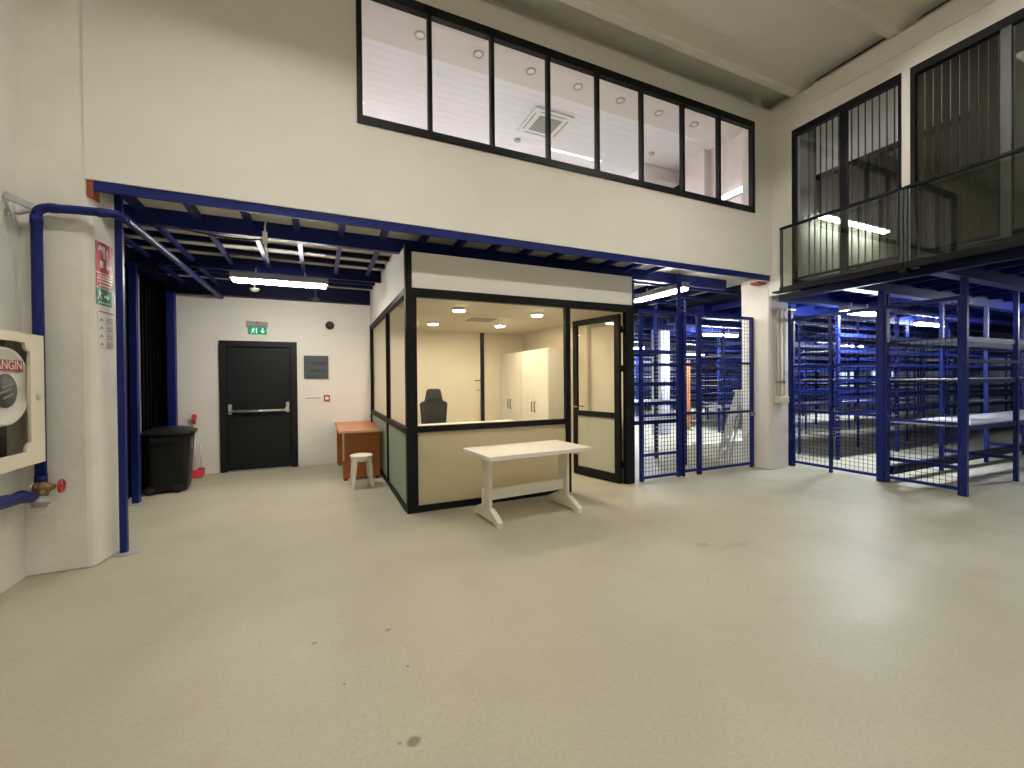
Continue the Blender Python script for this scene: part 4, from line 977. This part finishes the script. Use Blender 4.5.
# ------------------------------------------------------------------ racks
def rack(lab, x0, y0, bays, bay, depth, levels, h, boards=None, tie=None, loc_z=0.0, along='x', detail=True):
    """slotted-angle shelving running along x"""
    L = bays*bay
    t = thing('shelving_rack', lab, 'shelving rack', (x0+L/2, y0+depth/2, 0))
    for i in range(bays+1):
        x = x0+i*bay
        for y in (y0, y0+depth):
            mb = MB()
            if detail:
                s = 1 if i < bays else -1; sy = 1 if y == y0 else -1
                slotted(mb, x+s*0.025, y, 0, h, 0.05, 1); slotted(mb, x, y+sy*0.025, 0, h, 0.05, 0)
            else: mb.box(x-0.025, x+0.025, y-0.025, y+0.025, 0, h)
            build('upright', mb, M['blue'], t)
        if tie: build('side_tie', MB().box(x-0.015, x+0.015, y0+0.03, y0+depth-0.03, tie-0.025, tie+0.025), M['blue'], t)
    for k, z in enumerate(levels):
        bm_ = (boards or ['galv']*len(levels))[k]
        for i in range(bays):
            x = x0+i*bay
            sh = build('shelf', MB().box(x+0.035, x+bay-0.035, y0+0.02, y0+depth-0.02, z-0.006, z+0.012), M[bm_], t, label='grey shelf board')
            build('shelf_beam', MB().box(x+0.03, x+bay-0.03, y0-0.012, y0+0.02, z-0.05, z+0.013), M['blue'], sh)
            build('shelf_beam', MB().box(x+0.03, x+bay-0.03, y0+depth-0.02, y0+depth+0.012, z-0.05, z+0.013), M['blue'], sh)
    return t
# bench rack at the right
br1 = rack('blue rack with a grey worktop running right from the mesh fence corner', 7.47, 2.58, 5, 1.58, 0.80, [0.85, 1.46, 2.0], 2.70, ['galv', 'zincwhite', 'darkboard'], tie=0.33, detail=False)
build('base_beam', MB().box(7.5, 15.3, 3.33, 3.41, 0.10, 0.22), M['deepblue'], br1)
build('mid_rail', MB().box(7.5, 15.3, 2.545, 2.57, 1.68, 1.72), M['blue'], br1)
rack('blue rack in the second row behind the mesh fence', 8.60, 4.62, 4, 2.0, 0.72, [0.86, 1.15, 1.46, 1.75, 2.0, 2.3], 2.70, ['zincwhite', 'blue', 'zincwhite', 'blue', 'zincwhite', 'blue'])
rack('small blue rack standing behind the office-side mesh panel', 4.42, 5.55, 1, 1.45, 0.75, [0.80, 1.11, 1.44, 1.98], 2.9, ['zincwhite', 'zincwhite', 'zincwhite', 'darkboard'])
rack('blue rack behind the stepladder in the gated store', 8.0, 6.55, 4, 2.0, 0.72, [0.86, 1.15, 1.46, 1.75, 2.0, 2.3], 2.70, ['zincwhite', 'blue', 'zincwhite', 'blue', 'zincwhite', 'blue'])
rack('long blue rack in the fourth row of the store', 10.2, 8.5, 4, 2.2, 0.72, [0.80, 1.05, 1.3, 1.55, 1.8, 2.05, 2.3], 2.70, ['galv', 'blue', 'galv', 'blue', 'galv', 'blue', 'blue'], detail=False)
rack('long blue rack in the fifth row of the store', 10.8, 10.6, 5, 2.2, 0.72, [0.80, 1.05, 1.3, 1.55, 1.8, 2.05, 2.3], 2.70, ['galv', 'blue', 'galv', 'blue', 'galv', 'blue', 'blue'], detail=False)
rack('long blue rack in the sixth row of the store', 11.0, 12.8, 5, 2.2, 0.72, [0.80, 1.05, 1.3, 1.55, 1.8, 2.05, 2.3], 2.70, ['galv', 'blue', 'galv', 'blue', 'galv', 'blue', 'blue'], detail=False)
rack('blue rack along the far back wall of the store', 9.0, 15.8, 6, 2.3, 0.72, [0.5, 1.1, 1.7, 2.2], 2.70, None, detail=False)
rack('blue rack row beyond the bench rack at the right edge', 17.0, 3.6, 3, 2.0, 0.72, [0.9, 1.2, 1.46, 1.75, 2.0, 2.3], 2.70, ['galv', 'blue', 'galv', 'blue', 'galv', 'blue'], detail=False)
rack('blue rack far behind the bench rack', 17.4, 6.2, 3, 2.0, 0.72, [0.9, 1.2, 1.46, 1.75, 2.0, 2.3], 2.70, ['galv', 'blue', 'galv', 'blue', 'galv', 'blue'], detail=False)
rack('blue rack beyond the second row, near the far side wall', 19.2, 8.6, 3, 2.0, 0.72, [0.9, 1.2, 1.5, 1.8, 2.1], 2.70, ['blue']*5, detail=False)
struct('pillar_store', MB().box(8.35, 8.70, 8.80, 9.15, 0, 2.85), M['coldwall'], 'white column behind the mesh panel in the gated store', 'pillar', 0.02)
ob_ = thing('board', 'tall narrow orange board standing in the gated store', 'board', (9.8, 9.35, 0))
build('board_sheet', MB().box(9.62, 9.98, 9.30, 9.34, 0.03, 2.05), M['orangeboard'], ob_, 0.004)
build('board_feet', MB().box(9.64, 9.70, 9.2, 9.44, 0, 0.03).box(9.90, 9.96, 9.2, 9.44, 0, 0.03), M['grey'], ob_)
# lit far windows of the store
for k, (x0, x1, z0, z1, lab) in enumerate(((5.2, 7.4, 1.95, 2.6, 'lit far window left of the white store column'), (9.8, 11.2, 0.9, 2.2, 'lit far window seen beside the stepladder'), (13.0, 14.4, 0.9, 2.2, 'lit far window seen right of the gate leaf'))):
    t = thing('window_%d' % (4+k), lab, 'window', ((x0+x1)/2, 16.97, z0), kind='structure')
    build('pane', MB().box(x0, x1, 16.96, 16.985, z0, z1), M['L_window'], t)
    build('window_frame', MB().frame(1, 16.97, 0.05, x0-0.05, x1+0.05, z0-0.05, z1+0.05, 0.05), M['signwhite'], t)
for k, (y0, y1, lab) in enumerate(((13.1, 14.2, 'lit window on the far side wall left'), (11.4, 12.3, 'lit window on the far side wall right'))):
    t = thing('window_%d' % (7+k), lab, 'window', (25.77, (y0+y1)/2, 0.9), kind='structure')
    build('pane', MB().box(25.75, 25.775, y0, y1, 1.05, 1.95), M['L_window'], t)
    build('window_frame', MB().frame(0, 25.76, 0.05, y0-0.05, y1+0.05, 1.0, 2.0, 0.05), M['signwhite'], t)

# stepladder
ld = thing('stepladder', 'small aluminium stepladder behind the mesh gate leaf', 'ladder', (6.86, 5.29, 0), 3.605)
for s in (-1, 1):
    build('front_rail', MB().bar((s*0.21, -0.32, 0), (s*0.15, 0.0, 1.28), 0.022, 0.06), M['alu'], ld, world=False)
    build('rear_leg', MB().bar((s*0.22, -0.20, 0), (s*0.15, 0.03, 1.22), 0.02, 0.035), M['alu'], ld, world=False)
for k in range(1, 6):
    z = 0.22*k; f_ = z/1.28
    build('step', MB().box(-0.21+0.06*f_, 0.21-0.06*f_, -0.32*(1-f_)-0.05, -0.32*(1-f_)+0.05, z-0.012, z+0.012), M['alu'], ld, world=False)
build('brace', MB().bar((-0.20, -0.13, 0.36), (0.20, -0.13, 0.36), 0.02), M['alu'], ld, world=False)
build('top_cap', MB().box(-0.17, 0.17, -0.07, 0.08, 1.27, 1.30), M['alu'], ld, 0.006, world=False)

# ------------------------------------------------------------------ hall lights (above and behind the viewpoint, mirrored in the right windows)
hl = 0
for y in (2.30, -2.5, -6.3):
    for x in (0.02, 4.45):
        t = thing('hall_light', 'long tube light with a white trough reflector under the hall ceiling', 'ceiling light', (x, y, 5.76), group='hall ceiling lights')
        hs = MB().prism([(y-0.13, 5.74), (y-0.122, 5.74), (y-0.06, 5.845), (y+0.06, 5.845), (y+0.122, 5.74), (y+0.13, 5.74), (y+0.066, 5.86), (y-0.066, 5.86)], 0, x-0.70, x+0.70)
        for xe in (x-0.70, x+0.696): hs.prism([(y-0.122, 5.742), (y+0.122, 5.742), (y+0.06, 5.845), (y-0.06, 5.845)], 0, xe, xe+0.004)
        build('lamp_housing', hs, M['signwhite'], t)
        for s_ in (-0.03, 0.03):
            build('tube', MB().cyl((x-0.67, y+s_, 5.825), (x+0.67, y+s_, 5.825), 0.014, 8), M['L_hall'], t, label='glowing white tube')
        for s_ in (-0.5, 0.5): build('hanger', MB().cyl((x+s_, y, 5.86), (x+s_, y, 6.06), 0.006, 8), M['steel'], t)

# ------------------------------------------------------------------ world, camera, view
w = bpy.data.worlds.new('World'); SC.world = w; w.use_nodes = True
w.node_tree.nodes['Background'].inputs['Color'].default_value = (0.5, 0.5, 0.5, 1)
w.node_tree.nodes['Background'].inputs['Strength'].default_value = 0.02
cam = bpy.data.cameras.new('camera'); co = bpy.data.objects.new('camera', cam); COL.objects.link(co)
cam.sensor_fit = 'HORIZONTAL'; cam.sensor_width = 36.0; cam.lens = 427.2/1024*36.0; cam.clip_start = 0.05; cam.clip_end = 100
yaw, pitch, roll = math.radians(24.362), math.radians(-0.460), math.radians(-0.508)
fw = Vector((math.sin(yaw)*math.cos(pitch), math.cos(yaw)*math.cos(pitch), math.sin(pitch)))
r0 = Vector((math.cos(yaw), -math.sin(yaw), 0)); u0 = r0.cross(fw)
r = r0*math.cos(roll) + u0*math.sin(roll); u = -r0*math.sin(roll) + u0*math.cos(roll)
co.matrix_world = Matrix(((r.x, u.x, -fw.x, 0), (r.y, u.y, -fw.y, 0), (r.z, u.z, -fw.z, 1.5), (0, 0, 0, 1)))
SC.camera = co
vs = SC.view_settings
vs.view_transform = 'Standard'; vs.look = 'None'; vs.gamma = 1.0; vs.use_curve_mapping = False
vs.exposure = 0.13
SC.cycles.use_denoising = True
SC.cycles.max_bounces = 10; SC.cycles.diffuse_bounces = 5; SC.cycles.glossy_bounces = 4; SC.cycles.transparent_max_bounces = 24; SC.cycles.transmission_bounces = 6
SC.cycles.sample_clamp_indirect = 6.0
SC.cycles.caustics_reflective = False; SC.cycles.caustics_refractive = False
